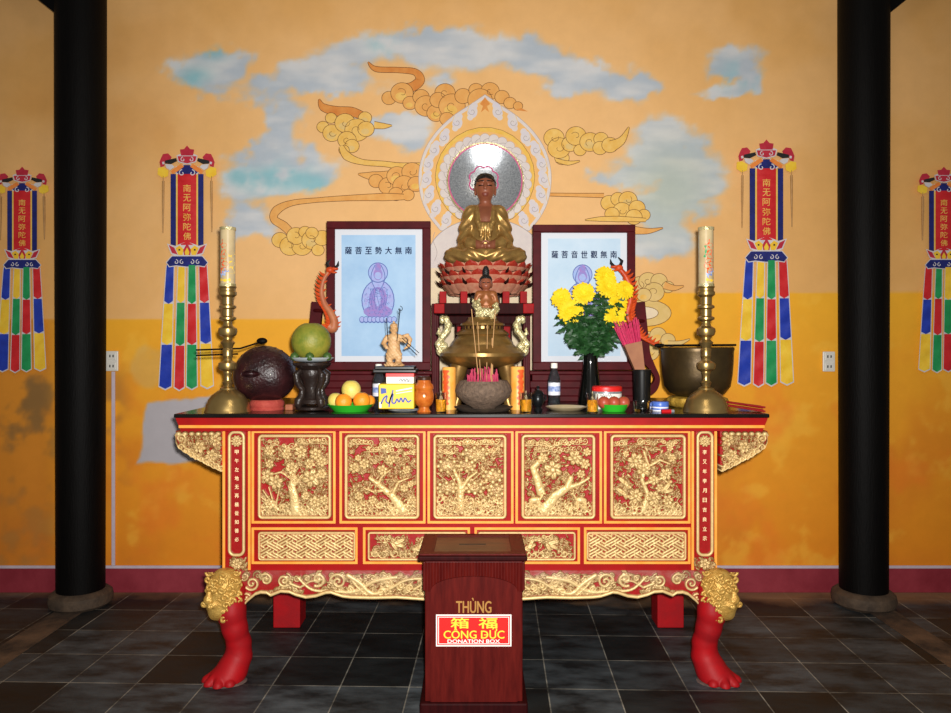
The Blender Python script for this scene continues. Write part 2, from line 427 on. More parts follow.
# ------------------------------------------------------------------ carved reliefs as height fields
class Relief:
    def __init__(s, w, h, res=2.0):
        s.w, s.h, s.res = w, h, res; s.nx, s.ny = int(w*res)+1, int(h*res)+1
        s.xs = np.linspace(0, w, s.nx); s.ys = np.linspace(0, h, s.ny)
        s.H = np.zeros((s.ny, s.nx))
    def _win(s, x0, x1, y0, y1):
        i0, i1 = np.searchsorted(s.xs, [x0, x1]); j0, j1 = np.searchsorted(s.ys, [y0, y1])
        return slice(max(j0, 0), max(j1, 0)), slice(max(i0, 0), max(i1, 0))
    def dome(s, cx, cy, rx, ry=None, ang=0., h=1., groove=0.):
        ry = rx if ry is None else ry; R = max(rx, ry)
        J, I = s._win(cx-R, cx+R, cy-R, cy+R)
        gx, gy = np.meshgrid(s.xs[I]-cx, s.ys[J]-cy)
        if not gx.size: return s
        c, sn = math.cos(ang), math.sin(ang); u = (gx*c+gy*sn)/rx; v = (-gx*sn+gy*c)/ry
        e = np.clip(1-u*u-v*v, 0, 1); val = h*np.sqrt(e)
        if groove: val = val*(1-groove*np.exp(-(v/.16)**2)*(e > 0))
        cut = (e > 0) & (e < .3); sub = s.H[J, I]
        sub = np.where(cut, np.minimum(sub, .35*h), sub)
        s.H[J, I] = np.maximum(sub, val); return s
    def stroke(s, pts, w0, w1=None, h=.8):
        w1 = w0 if w1 is None else w1; n = len(pts)
        for i in range(n-1):
            a, b = pts[i], pts[i+1]; wa = w0+(w1-w0)*i/(n-1); wb = w0+(w1-w0)*(i+1)/(n-1); W = max(wa, wb)
            J, I = s._win(min(a[0], b[0])-W, max(a[0], b[0])+W, min(a[1], b[1])-W, max(a[1], b[1])+W)
            gx, gy = np.meshgrid(s.xs[I], s.ys[J])
            if not gx.size: continue
            dx, dy = b[0]-a[0], b[1]-a[1]; l2 = dx*dx+dy*dy or 1e-9
            t = np.clip(((gx-a[0])*dx+(gy-a[1])*dy)/l2, 0, 1)
            d = np.hypot(gx-a[0]-t*dx, gy-a[1]-t*dy)/(wa+(wb-wa)*t)
            s.H[J, I] = np.maximum(s.H[J, I], h*np.sqrt(np.clip(1-d*d, 0, 1)))
        return s
    def spiral(s, cx, cy, r, turns=1.6, a0=0., w=1.2, sgn=1, h=.85, tail=None):
        n = int(26*turns); pts = []
        for k in range(n+1):
            t = k/n; rr = r*(.12+.88*t); a = a0+sgn*2*PI*turns*(t-1)
            pts.append((cx+rr*math.cos(a), cy+rr*math.sin(a)))
        if tail: pts += tail
        return s.stroke(pts, w*.9, w, h)
    def flower(s, cx, cy, r, n=6, h=.95):
        a0 = random.random()*6
        for k in range(n):
            a = a0+2*PI*k/n; s.dome(cx+math.cos(a)*r*.55, cy+math.sin(a)*r*.55, r*.5, r*.36, a, h*.85, .35)
        s.dome(cx, cy, r*.3, h=h); return s
    def leaf(s, cx, cy, l, a, h=.75): return s.dome(cx, cy, l, l*.34, a, h, .4)
    def cloud(s, x, y, w, h=.7):
        for k in range(int(w/4)+1): s.spiral(x+k*4, y+random.uniform(-1.5, 1.5), random.uniform(2.2, 3.4), 1.3, random.random()*6, .8, 1, h)
        return s.stroke([(x-4, y+3), (x+w*.5, y+2.2), (x+w+4, y+3.2)], 1., .6, h*.8)
    def rocks(s, y0, y1, x0=None, x1=None):
        x0 = 3 if x0 is None else x0; x1 = s.w-3 if x1 is None else x1
        y = y0
        while y < y1:
            x = x0
            while x < x1:
                r = random.uniform(3, 6); s.spiral(x, y+random.uniform(-1, 2), r, 1.1, random.uniform(2.5, 4.2), 1.0, 1, random.uniform(.5, .8)); x += r*1.1
            y += 3.4
        return s
    def foliage(s, n, box, rmin=1.6, rmax=3.2):
        for _ in range(n):
            x = random.uniform(box[0], box[2]); y = random.uniform(box[1], box[3])
            s.leaf(x, y, random.uniform(rmin, rmax), random.random()*PI, random.uniform(.4, .75))
        return s
    def frame(s, rad=5., bw=3.3, gap=.8):
        gx, gy = np.meshgrid(s.xs-s.w/2, s.ys-s.h/2)
        def sd(ins):
            qx = np.abs(gx)-(s.w/2-ins-rad); qy = np.abs(gy)-(s.h/2-ins-rad)
            return np.hypot(np.maximum(qx, 0), np.maximum(qy, 0))+np.minimum(np.maximum(qx, qy), 0)-rad
        d = sd(0); s.H = np.where(d > -bw-gap, 0, s.H)
        ring = np.clip(1-((d+bw*.5+.3)/(bw*.55))**2, 0, 1); s.H = np.maximum(s.H, .95*np.sqrt(ring)); s.out = d > -.2
        return s
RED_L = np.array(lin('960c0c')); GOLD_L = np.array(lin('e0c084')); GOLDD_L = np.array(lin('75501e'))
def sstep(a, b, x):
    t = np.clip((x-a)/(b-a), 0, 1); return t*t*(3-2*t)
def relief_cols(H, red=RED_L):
    g = sstep(.10, .26, H)[..., None]; dk = sstep(.24, .82, H)[..., None]  # gilding browner where the relief is low: patina and recess shade painted in
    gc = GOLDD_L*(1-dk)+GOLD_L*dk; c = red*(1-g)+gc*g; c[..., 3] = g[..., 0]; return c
def relief_sheet(name, PX, PY, H, Y0, depth, parent, back=.012, material='gold_relief', cols=None):
    ny, nx = H.shape
    Yv = np.full(H.shape, Y0)-H*depth
    V = np.stack([(PX-CX)/F*Y0, Yv, EYE-(PY-HY)/F*Y0], -1).reshape(-1, 3)
    id_ = np.arange(ny*nx).reshape(ny, nx)
    Q = np.stack([id_[1:, :-1], id_[1:, 1:], id_[:-1, 1:], id_[:-1, :-1]], -1).reshape(-1, 4)
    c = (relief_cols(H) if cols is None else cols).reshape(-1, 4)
    per = np.concatenate([id_[0, :], id_[1:, -1], id_[-1, -2::-1], id_[-2:0:-1, 0]])
    B = V[per].copy(); B[:, 1] = Y0+back; nb = len(V)+np.arange(len(per))
    Q2 = np.stack([per, np.roll(per, -1), np.roll(nb, -1), nb], 1)
    V = np.concatenate([V, B]); c = np.concatenate([c, c[per]*np.array([.7, .7, .7, 1])]); Q = np.concatenate([Q, Q2])
    return np_mesh(name, V, Q, material, parent, col=c)
def vnoise(shape, cell, seed):
    r = np.random.RandomState(seed); ny, nx = shape
    g = r.rand(int(ny/cell)+3, int(nx/cell)+3)
    y = np.arange(ny)/cell; x = np.arange(nx)/cell; yi = y.astype(int); xi = x.astype(int)
    fy = (y-yi)[:, None]; fx = (x-xi)[None, :]; fy = fy*fy*(3-2*fy); fx = fx*fx*(3-2*fx)
    a = g[yi][:, xi]; b = g[yi][:, xi+1]; c = g[yi+1][:, xi]; d = g[yi+1][:, xi+1]
    return (a*(1-fx)+b*fx)*(1-fy)+(c*(1-fx)+d*fx)*fy
def fbm(shape, cell, seed, oct=4):
    o = np.zeros(shape); amp = 1; tot = 0
    for k in range(oct):
        o += amp*vnoise(shape, max(cell/2**k, 1.01), seed+k); tot += amp; amp *= .55
    return o/tot
def smooth_path(pts, n=8):
    out = []
    for i in range(len(pts)-1):
        p0 = pts[max(i-1, 0)]; p1 = pts[i]; p2 = pts[i+1]; p3 = pts[min(i+2, len(pts)-1)]
        for k in range(n):
            t = k/n
            out.append(tuple(.5*((2*p1[j])+(-p0[j]+p2[j])*t+(2*p0[j]-5*p1[j]+4*p2[j]-p3[j])*t*t+(-p0[j]+3*p1[j]-3*p2[j]+p3[j])*t**3) for j in range(len(p1))))
    out.append(tuple(pts[-1])); return out
# ================================================================== THE SETTING
def struct(o): o['kind'] = 'structure'; return o
def build_wall():
    st = 2.0; xs = np.arange(-420, 1372, st); ys = np.arange(-230, 604, st)
    PX, PY = np.meshgrid(xs, ys); sh = PX.shape
    n1 = fbm(sh, 40, 1); n2 = fbm(sh, 12, 7); n3 = fbm(sh, 90, 13); n4 = fbm(sh, 22, 23)
    def L(*c): return np.array(c, float)
    def mix(a, b, t): return a+(b-a)*t[..., None]
    up = mix(L(226, 170, 98), L(233, 180, 114), sstep(.3, .7, n1))
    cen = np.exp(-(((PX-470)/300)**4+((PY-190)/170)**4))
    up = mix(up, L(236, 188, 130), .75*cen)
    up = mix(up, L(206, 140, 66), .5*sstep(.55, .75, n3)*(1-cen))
    t = np.clip((PY-300)/270, 0, 1)
    lo = mix(np.broadcast_to(L(240, 174, 44), sh+(3,)), L(226, 134, 28), t)
    lo = mix(lo, L(214, 122, 30), .55*sstep(.5, .72, n1)*sstep(.15, .6, t))
    lo = mix(lo, L(246, 190, 70), .4*sstep(.55, .75, n2))
    out = sstep(70, 40, PX); lo = mix(lo, L(232, 120, 34), .5*sstep(.5, .75, n4)*sstep(.1, .5, t)); lo = mix(lo, L(198, 120, 46), .55*out); lo = mix(lo, L(168, 112, 58), .5*out*sstep(.45, .7, n2))
    lo = mix(lo, L(92, 80, 58), .5*out*sstep(.42, .72, n2)*sstep(360, 385, PY)*sstep(520, 400, PY))
    lo = mix(lo, L(150, 110, 62), .6*sstep(.5, .66, n4)*np.exp(-((PX-112)/14)**2)*sstep(330, 400, PY))
    bnd = np.where(PX < 470, 319.5, 292.5)+(n2-.5)*1.5
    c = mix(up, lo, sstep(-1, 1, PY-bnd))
    # pale unpainted patch behind the left end of the altar
    wob = (n2-.5)*9+(n4-.5)*14
    left = 148-(PY-392)*.14
    d = np.minimum(np.minimum(PX-left, 262-PX), np.minimum((PY-394)-(225-PX)*.10, 462-PY))+wob*.7
    c = mix(c, L(178, 172, 176), sstep(-1.5, 2, d))
    d2 = (1-((PX-150)/18)**2-((PY-372)/26)**2)*6+wob
    c = mix(c, L(206, 172, 110), .5*sstep(0, 4, d2))
    # brushed sky clouds of the mural
    cl = [(212, 58, 34, 15), (200, 76, 34, 13), (218, 92, 30, 12), (232, 68, 22, 14), (190, 70, 20, 8),
          (268, 94, 24, 14), (300, 84, 40, 15), (330, 72, 40, 15), (355, 52, 40, 17), (400, 40, 42, 16), (430, 48, 40, 22), (465, 55, 40, 22), (500, 48, 40, 20),
          (525, 55, 30, 20), (548, 62, 30, 18), (575, 72, 26, 14), (605, 80, 46, 16), (630, 92, 32, 14), (650, 88, 20, 10), (560, 88, 18, 10),
          (290, 112, 24, 18), (275, 128, 18, 18), (290, 148, 34, 16), (262, 160, 36, 14), (285, 168, 50, 18), (256, 184, 36, 14), (300, 182, 40, 14), (240, 208, 24, 18), (262, 220, 22, 16), (250, 232, 40, 12),
          (395, 128, 30, 14), (408, 140, 26, 16), (385, 118, 34, 10), (440, 84, 22, 12), (345, 85, 50, 10),
          (665, 128, 24, 18), (672, 145, 38, 16), (652, 165, 56, 18), (680, 170, 44, 20), (700, 182, 40, 16), (615, 176, 30, 8), (670, 195, 40, 22), (655, 212, 28, 14), (690, 205, 34, 16), (668, 240, 44, 12), (655, 252, 40, 10), (668, 228, 32, 12),
          (735, 55, 28, 14), (724, 68, 34, 10), (745, 72, 28, 14), (752, 82, 20, 8), (715, 92, 30, 6), (738, 88, 22, 8)]
    f = np.zeros(sh); wx = PX+34*(fbm(sh, 17, 61)-.5)+22*(fbm(sh, 6, 71)-.5); wy = PY+22*(fbm(sh, 14, 83)-.5)+14*(fbm(sh, 5, 91)-.5)
    for x, y, rx, ry in cl:
        w = (PX > x-2.4*rx) & (PX < x+2.4*rx) & (PY > y-2.4*ry) & (PY < y+2.4*ry)
        f[w] += np.exp(-(((wx[w]-x)/rx)**2+((wy[w]-y)/ry)**2)*1.35)
    nn = fbm(sh, 15, 31, 5); h2 = fbm((sh[0], sh[1]//3+3), 7, 47, 4); q_ = np.arange(sh[1])/3; qi = q_.astype(int); qf = (q_-qi)[None]; ns = h2[:, qi]*(1-qf)+h2[:, qi+1]*qf
    msk = sstep(.22, .95, f*(.2+1.0*nn+.55*ns)+.5*(ns-.5)*sstep(0, .3, f))
    cc = mix(np.broadcast_to(L(172, 186, 202), sh+(3,)), L(206, 210, 216), sstep(.3, .78, ns))
    teal = np.zeros(sh)
    for x, y, r in ((215, 50, 14), (195, 78, 16), (290, 176, 22), (262, 182, 20), (316, 184, 14), (385, 44, 14), (745, 76, 22), (240, 176, 14)):
        teal += np.exp(-((PX-x)**2+((PY-y)*1.5)**2)/r**2)
    cc = mix(cc, L(120, 184, 200), np.clip(teal, 0, 1)*sstep(.3, .6, nn)*.8)
    green = np.exp(-(((PX-668)/50)**2+((PY-190)/50)**2)); cc = mix(cc, L(176, 190, 172), .6*green)
    c = mix(c, cc, .92*msk)
    q = np.where(c/255 <= .04045, c/255/12.92, ((c/255+.055)/1.055)**2.4)
    col = np.concatenate([q, np.ones(sh+(1,))], -1).reshape(-1, 4)
    V = np.stack([(PX-CX)/F*WALL, np.full(sh, WALL), EYE-(PY-HY)/F*WALL], -1).reshape(-1, 3)
    V[:, 2] = np.maximum(V[:, 2], 0)
    i = np.arange(PX.size).reshape(sh)
    Q = np.stack([i[1:, :-1], i[1:, 1:], i[:-1, 1:], i[:-1, :-1]], -1).reshape(-1, 4)
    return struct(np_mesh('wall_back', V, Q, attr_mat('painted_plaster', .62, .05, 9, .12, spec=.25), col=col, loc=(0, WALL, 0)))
wall = build_wall()

def floor_mat():
    m = bpy.data.materials.new('slate_tiles'); m.use_nodes = True; nt = m.node_tree; N = nt.nodes; L = nt.links; b = N['Principled BSDF']
    tc = N.new('ShaderNodeTexCoord')
    br = N.new('ShaderNodeTexBrick'); br.offset = 0; br.inputs['Scale'].default_value = 1
    br.inputs['Brick Width'].default_value = .305; br.inputs['Row Height'].default_value = .305
    br.inputs['Mortar Size'].default_value = .0032; br.inputs['Mortar Smooth'].default_value = .3; br.inputs['Bias'].default_value = -.15
    br.inputs['Color1'].default_value = lin('090c0d'); br.inputs['Color2'].default_value = lin('33373a'); br.inputs['Mortar'].default_value = lin('5c5850')
    L.new(tc.outputs['Object'], br.inputs['Vector'])
    n = N.new('ShaderNodeTexNoise'); n.inputs['Scale'].default_value = 5; n.inputs['Detail'].default_value = 7; n.inputs['Roughness'].default_value = .65
    mp = N.new('ShaderNodeMapping'); mp.inputs['Scale'].default_value = (.7, 1.6, 1); L.new(tc.outputs['Object'], mp.inputs[0]); L.new(mp.outputs[0], n.inputs['Vector'])
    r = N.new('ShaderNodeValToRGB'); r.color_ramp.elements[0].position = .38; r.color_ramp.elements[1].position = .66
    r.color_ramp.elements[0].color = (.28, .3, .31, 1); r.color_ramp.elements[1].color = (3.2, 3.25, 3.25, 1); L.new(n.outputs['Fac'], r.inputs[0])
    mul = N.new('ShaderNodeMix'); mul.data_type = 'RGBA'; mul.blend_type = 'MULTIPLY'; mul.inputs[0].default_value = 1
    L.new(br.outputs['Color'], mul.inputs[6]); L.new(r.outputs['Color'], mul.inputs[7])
    # sandy grime along the foot of the wall
    sx = N.new('ShaderNodeSeparateXYZ'); L.new(tc.outputs['Object'], sx.inputs[0])
    n2 = N.new('ShaderNodeTexNoise'); n2.inputs['Scale'].default_value = 3.2; n2.inputs['Detail'].default_value = 5; L.new(tc.outputs['Object'], n2.inputs['Vector'])
    ad = N.new('ShaderNodeMath'); ad.operation = 'MULTIPLY_ADD'; ad.inputs[1].default_value = .5; ad.inputs[2].default_value = -.28; L.new(n2.outputs['Fac'], ad.inputs[0])
    a2 = N.new('ShaderNodeMath'); a2.operation = 'ADD'; L.new(sx.outputs['Y'], a2.inputs[0]); L.new(ad.outputs[0], a2.inputs[1])
    mr = N.new('ShaderNodeMapRange'); mr.inputs[1].default_value = .72; mr.inputs[2].default_value = .93; mr.inputs[4].default_value = .75; L.new(a2.outputs[0], mr.inputs[0])
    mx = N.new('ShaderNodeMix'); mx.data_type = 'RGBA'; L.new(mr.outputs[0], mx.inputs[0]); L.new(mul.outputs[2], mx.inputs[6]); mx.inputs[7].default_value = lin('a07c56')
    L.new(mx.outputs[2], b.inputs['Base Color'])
    rr = N.new('ShaderNodeMapRange'); rr.inputs[3].default_value = .5; rr.inputs[4].default_value = .75; L.new(n.outputs['Fac'], rr.inputs[0]); L.new(rr.outputs[0], b.inputs['Roughness'])
    bp = N.new('ShaderNodeBump'); bp.inputs['Strength'].default_value = .25; bp.inputs['Distance'].default_value = .004; L.new(n.outputs['Fac'], bp.inputs['Height']); L.new(bp.outputs[0], b.inputs['Normal'])
    return m
b = MB(); b.add([(-5, -3.6, 0), (6, -3.6, 0), (6, 1.25, 0), (-5, 1.25, 0)], [(0, 1, 2, 3)], False)
fo = bpy.data.meshes.new('floor'); fl = bpy.data.objects.new('floor', fo); COL.objects.link(fl)
fo.from_pydata(b.v, [], b.f); fo.materials.append(floor_mat()); fl.location = (-.8937, 3.634, 0); fl.rotation_euler.z = -math.radians(1.64); struct(fl)

def wbox(name, px0, px1, py0, py1, t, m, Y=WALL):
    b = MB(); z0, z1 = Z(py1, Y), Z(py0, Y)
    b.box((X(px0, Y), Y-t, max(z0, 0)), (X(px1, Y), Y, z1), .003); return b.build(name, m, loc=(0, Y, max(z0, 0)))
struct(wbox('baseboard_back', -420, 1370, 568, 593, .008, 'maroon_paint'))
struct(wbox('trim_1', -420, 1370, 565.2, 568.2, .010, 'lilac_paint'))
# cement threshold strips running out from the columns
for k, sx in ((2, -1), (3, 1)):
    b = MB(); b.box((sx*2.30-.08, .3, 0), (sx*2.30+.08, WALL-.02, .003)); o = struct(b.build('trim_%d' % k, mat('grimy_threshold', '1c1714', .85, c2='7a5e46', scale=3.2, bump=.3), loc=(sx*2.3, 2.4, 0)))

def column(px0, px1, Yc, side, label):
    x0, x1 = X(px0, Yc), X(px1, Yc); xc = (x0+x1)/2; r = (x1-x0)/2
    t = thing('wooden_column', label, 'column', (xc, Yc, 0)); t['kind'] = 'structure'
    b = MB(); n = 36
    prof = [(r*.98, .07), (r*.985, .3), (r, 1.2), (r*1.03, 2.4), (r*1.04, 3.6)]
    b.lathe((xc, Yc, 0), prof, n); b.build('shaft', 'black_wood', t)
    b = MB(); R = r*1.31
    b.lathe((xc, Yc, 0), [(R*.86, 0), (R*.98, .018), (R, .045), (R*.97, .072), (R*.86, .088), (r*.98, .094)], n); b.build('base', 'stone', t, sharp=30)
    # bracing bracket high on the outer side
    zb = Z(14, Yc); xa = xc+side*r*.9
    b = MB(); pts = [(xa, zb-.02), (xa+side*.55, zb+.42), (xa+side*.55, zb+.75), (xa, zb+.75)]
    vs = [(x, Yc-.05, z) for x, z in pts]+[(x, Yc+.05, z) for x, z in pts]
    b.add(vs, [(0, 1, 2, 3), (7, 6, 5, 4), (0, 4, 5, 1), (1, 5, 6, 2), (2, 6, 7, 3), (3, 7, 4, 0)], False); b.build('bracket', 'black_wood', t)
    return t
column(58.3, 103.6, 4.36, -1, 'round black wooden column on the left, between the two left banners')
column(840.8, 886.4, 4.36, 1, 'round black wooden column on the right, between the two right banners')

# ------------------------------------------------------------------ the painted mural: one flat part of the wall
def build_mural():
    b = MB(); lay = [0]
    mats = ['mural_outline', 'mural_orange', 'mural_gold', 'mural_olive', 'mural_deep', 'mural_pale', 'mural_white', 'mural_lav', 'mural_peach', 'mural_yellow', 'mural_grey']
    ix = {m: i for i, m in enumerate(mats)}
    def Y(): lay[0] += 1; return WALL-.0006-lay[0]*.000012
    def poly(pts, m): b.use(ix[m]).poly_px(pts, Y(), 0)
    def disc(x, y, r, m, ry=None, n=26):
        ry = ry or r; poly([(x+r*math.cos(2*PI*k/n), y+ry*math.sin(2*PI*k/n)) for k in range(n)], m)
    def line(pts, w, m='mural_outline'): b.use(ix[m]).strip_px(pts, w, Y())
    def puffs(L, m, ol=.55, swirl=True):
        for x, y, r in L:
            disc(x, y, r+ol, 'mural_outline', (r+ol)*.92); disc(x, y, r, m, r*.92)
            if r > 6: disc(x-r*.1, y+r*.3, r*.5, {'mural_orange': 'mural_gold', 'mural_gold': 'mural_olive', 'mural_olive': 'mural_gold'}[m] if (int(x*7+y) % 3 == 0) else m, r*.36)
        if swirl:
            for x, y, r in L:
                if r > 8:
                    a0 = (x*1.7+y) % 6.28
                    line([(x+r*.5*(1-k/20)*math.cos(a0+k*.3), y+r*.46*(1-k/20)*math.sin(a0+k*.3)) for k in range(15)], .45)
    def band(pts, w, m):
        p = smooth_path(pts); n = len(p)
        ww = [w[min(int(i/(n-1)*(len(w)-1)), len(w)-2)]+(w[min(int(i/(n-1)*(len(w)-1)), len(w)-2)+1]-w[min(int(i/(n-1)*(len(w)-1)), len(w)-2)])*((i/(n-1)*(len(w)-1))-min(int(i/(n-1)*(len(w)-1)), len(w)-2)) for i in range(n)]
        line(p, [x+1.1 for x in ww]); line(p, ww, m)
    # A: cloud above the aureole
    band([(368, 62), (376, 69), (398, 70), (415, 72), (420, 80), (412, 87), (400, 90), (394, 97)], [.5, 5, 5, 6, 9, 9, 10, 8], 'mural_deep')
    puffs([(389, 98, 7), (402, 93, 11), (410, 103, 7), (421, 97, 8), (426, 106, 11), (436, 113, 9), (445, 93, 10), (438, 100, 8), (452, 106, 13), (463, 96, 8), (447, 119, 7), (476, 90, 7), (490, 91, 9), (480, 100, 12), (502, 97, 7), (510, 103, 6), (518, 106, 4.5)], 'mural_orange')
    poly([(514, 110), (528, 111.5), (521, 108)], 'mural_deep')
    # B
    band([(319, 99), (323, 107), (336, 111), (352, 112), (366, 117)], [.5, 7, 9, 9, 6], 'mural_deep')
    band([(374, 125), (384, 126), (392, 125.5)], [7, 5, .4], 'mural_gold')
    puffs([(323, 127, 6), (331, 118, 5.5), (332, 133, 9), (345, 123, 10), (365, 118, 6.5), (357, 130, 12), (366, 129, 8), (347, 140, 9), (352, 146, 7), (344, 150, 5)], 'mural_gold')
    band([(341, 146), (347, 156), (362, 162), (385, 164), (400, 166), (420, 166)], [4, 8, 5, 5, 6, 6], 'mural_gold')
    # C
    band([(358, 174), (372, 176), (390, 175), (408, 172)], [.5, 8, 8, 8], 'mural_orange')
    puffs([(376, 181, 7), (388, 186, 9), (397, 176, 10), (412, 172, 10), (404, 186, 11), (396, 194, 7), (408, 195, 6), (416, 184, 8)], 'mural_orange')
    band([(404, 197), (384, 197), (350, 198), (318, 200), (292, 203), (277, 210), (274, 219), (284, 226), (292, 234)], [5, 7, 5, 4, 5, 8, 7, 8, 7], 'mural_orange')
    puffs([(280, 240, 8), (290, 246, 10), (302, 246, 10), (296, 236, 9), (305, 232, 6), (312, 240, 10), (318, 250, 6), (322, 238, 8), (312, 233, 6)], 'mural_gold')
    # D
    puffs([(562, 158, 7), (554, 138, 10), (559, 148, 11), (570, 144, 8), (576, 136, 10), (580, 150, 6), (590, 142, 10), (601, 139, 7), (600, 148, 7), (610, 145, 8)], 'mural_gold')
    band([(612, 146), (622, 140), (629, 127)], [11, 7, .4], 'mural_gold'); band([(556, 160), (568, 163), (580, 161)], [3, 4, .4], 'mural_gold')
    # E
    band([(548, 194.5), (575, 195), (604, 195.5)], [2.5, 3, 4], 'mural_orange')
    puffs([(609, 203, 8), (618, 199, 7), (628, 200, 9), (622, 211, 9), (612, 214, 7), (637, 208, 8), (644, 215, 6), (634, 217, 8)], 'mural_gold')
    band([(585, 220), (600, 219), (618, 219), (646, 220)], [.4, 4, 5, 3], 'mural_gold'); band([(632, 230), (648, 231), (663, 228)], [8, 5, .4], 'mural_orange')
    # F, G: clouds right of the right picture
    disc(646, 313, 25.6, 'mural_outline', 13.6); disc(646, 313, 25, 'mural_olive', 13); disc(644, 313, 14.6, 'mural_outline', 6.6); disc(644, 313, 14, 'mural_pale', 6)
    puffs([(640, 286, 10), (648, 281, 9), (659, 281, 8), (668, 287, 6), (654, 292, 10), (644, 295, 7)], 'mural_olive')
    band([(664, 285), (674, 288), (684, 286)], [7, 5, .4], 'mural_orange')
    puffs([(648, 340, 9), (658, 335, 8), (668, 340, 7), (650, 352, 9), (640, 348, 9)], 'mural_olive')
    band([(668, 344), (680, 343), (690, 339)], [6, 4, .4], 'mural_olive')
    # cream ground low behind the altar
    poly([(424, 262), (548, 262), (548, 398), (424, 398)], 'mural_pale')
    # pointed aureole
    def ogee(k, n=46):
        half = smooth_path([(485, 95.5), (471, 105), (453, 117), (438, 131), (427, 147), (421, 164), (419.5, 181), (422.5, 200), (430, 216), (441, 230)], 6)
        L = [(485+(x-485)*k, 178+(y-178)*k) for x, y in half]
        return L+[(970-x, y) for x, y in L[::-1]]
    poly(ogee(1.015), 'mural_grey'); poly(ogee(1.008), 'mural_white'); poly(ogee(.965), 'mural_peach')
    for i in range(9):
        a = -PI*.43+PI*.70*i/8
        for s in (-1, 1):
            x = 485+s*57.5*math.cos(a)*1.02; y = 178+57.5*math.sin(a)*.98
            if math.sin(a) < -.72: y -= 13*((-math.sin(a)-.72)/.28)**1.4
            r = 6.6
            if y > 222: continue
            disc(x, y, r*.8, 'mural_lav', r*1.0); disc(x-s*2.2, y-r*.9, r*.5, 'mural_lav'); disc(x+s*2, y+r*.9, r*.45, 'mural_white')
            line([(x+s*r*.55*(1-k/18)*math.cos(k*.42), y+r*.6*(1-k/18)*math.sin(k*.42)) for k in range(15)], .5, 'mural_grey')
            line([(x+s*r*1.05*math.cos(.8*k/8-1.2), y+r*1.15*math.sin(.8*k/8*3-1.2)) for k in range(9)], .5, 'mural_yellow')
    poly([(485, 97), (490, 104), (487, 106), (489, 112), (485, 109), (481, 112), (483, 106), (480, 104)], 'mural_deep')
    disc(485, 177, 50, 'mural_outline'); disc(485, 177, 49.6, 'mural_yellow'); disc(485, 178, 46.5, 'mural_peach')
    for i in range(30):
        a = PI*.5+2*PI*i/30
        x, y = 485+42*math.cos(a), 180+41.5*math.sin(a)
        disc(x, y, 5.2, 'mural_grey'); disc(x, y, 4.9, 'mural_white')
        line([(485+(38+k*1.05)*math.cos(a+.010*k*k-.05), 180+(38+k*1.05)*math.sin(a+.010*k*k-.05)) for k in range(8)], .5, 'mural_grey')
    # white mound under the aureole
    poly([(428, 268)]+[(485+57*math.cos(PI+PI*k/30), 256+38*math.sin(PI+PI*k/30)) for k in range(31)]+[(542, 268)], 'mural_grey')
    poly([(428, 268)]+[(485+56.4*math.cos(PI+PI*k/30), 256.6+38*math.sin(PI+PI*k/30)) for k in range(31)]+[(542, 268)], 'mural_white')
    for s in (-1, 1):
        line([(485+s*(50+2*math.sin(k*.5)), 232+k*2.2) for k in range(14)], .5, 'mural_grey')
    return b.build('painted_mural', mats, wall, sharp=0)
mural = build_mural(); mural['label'] = 'painted golden clouds and pointed white aureole'

# silver mirror halo hung on the aureole, leaning a little forward at the top
t = thing('mirror_disc', 'round silver mirror halo with pink rim on the wall behind the seated Buddha', 'mirror', P(485, 221, WALL-.012))
def disc_part(name, m, r0, r1, dep, parent, dome=0.):
    b = MB(); tilt = math.radians(9.5); c = P(485.2, 182.8, WALL); s = WALL/F; n = 72; vs = []; fs = []
    R = 38.2*s
    def pt(r, a, d):
        u = r*s*math.cos(a); v = r*s*math.sin(a)
        return (c.x+u, c.y-.013-d-.036*(r/36)**2, c.z+v)
    rings = [r0]+[r0+(r1-r0)*k/6 for k in range(1, 7)] if r0 == 0 else [r0, r1]
    for r in rings:
        for k in range(n): vs.append(pt(r, 2*PI*k/n, dep))
    for j in range(len(rings)-1):
        for k in range(n): a, q = j*n+k, j*n+(k+1) % n; fs.append((a, q, q+n, a+n))
    o = len(vs)
    for k in range(n): p = pt(r1, 2*PI*k/n, 0); vs.append((p[0], WALL-.0015, p[2]))
    l = (len(rings)-1)*n
    for k in range(n): fs.append((l+k, l+(k+1) % n, o+(k+1) % n, o+k))
    b.add(vs, fs); return b.build(name, m, parent, sharp=30)
disc_part('reflector', 'silver', 0, 36, .004, t)
disc_part('rim', 'pink_ring', 35.6, 36.8, .007, t); disc_part('rim', 'brass_bright', 36.8, 38.2, .006, t)
b = MB(); s = WALL/F; tilt = math.radians(9.5)
L = []
for k in range(121):
    a = 2*PI*k/120; r = 13+2*abs(math.sin(4*a)); u, v = r*math.cos(a)-1.5, r*math.sin(a)+1
    L.append((X(485.2, WALL)+u*s, WALL-.0205-.036*((u*u+v*v)/36**2), Z(182.8, WALL)+v*s))
b.tube(L, .0042, 6, False); b.build('painted_lotus', 'pink_ring', t)['label'] = 'pink lotus outline on the mirror'

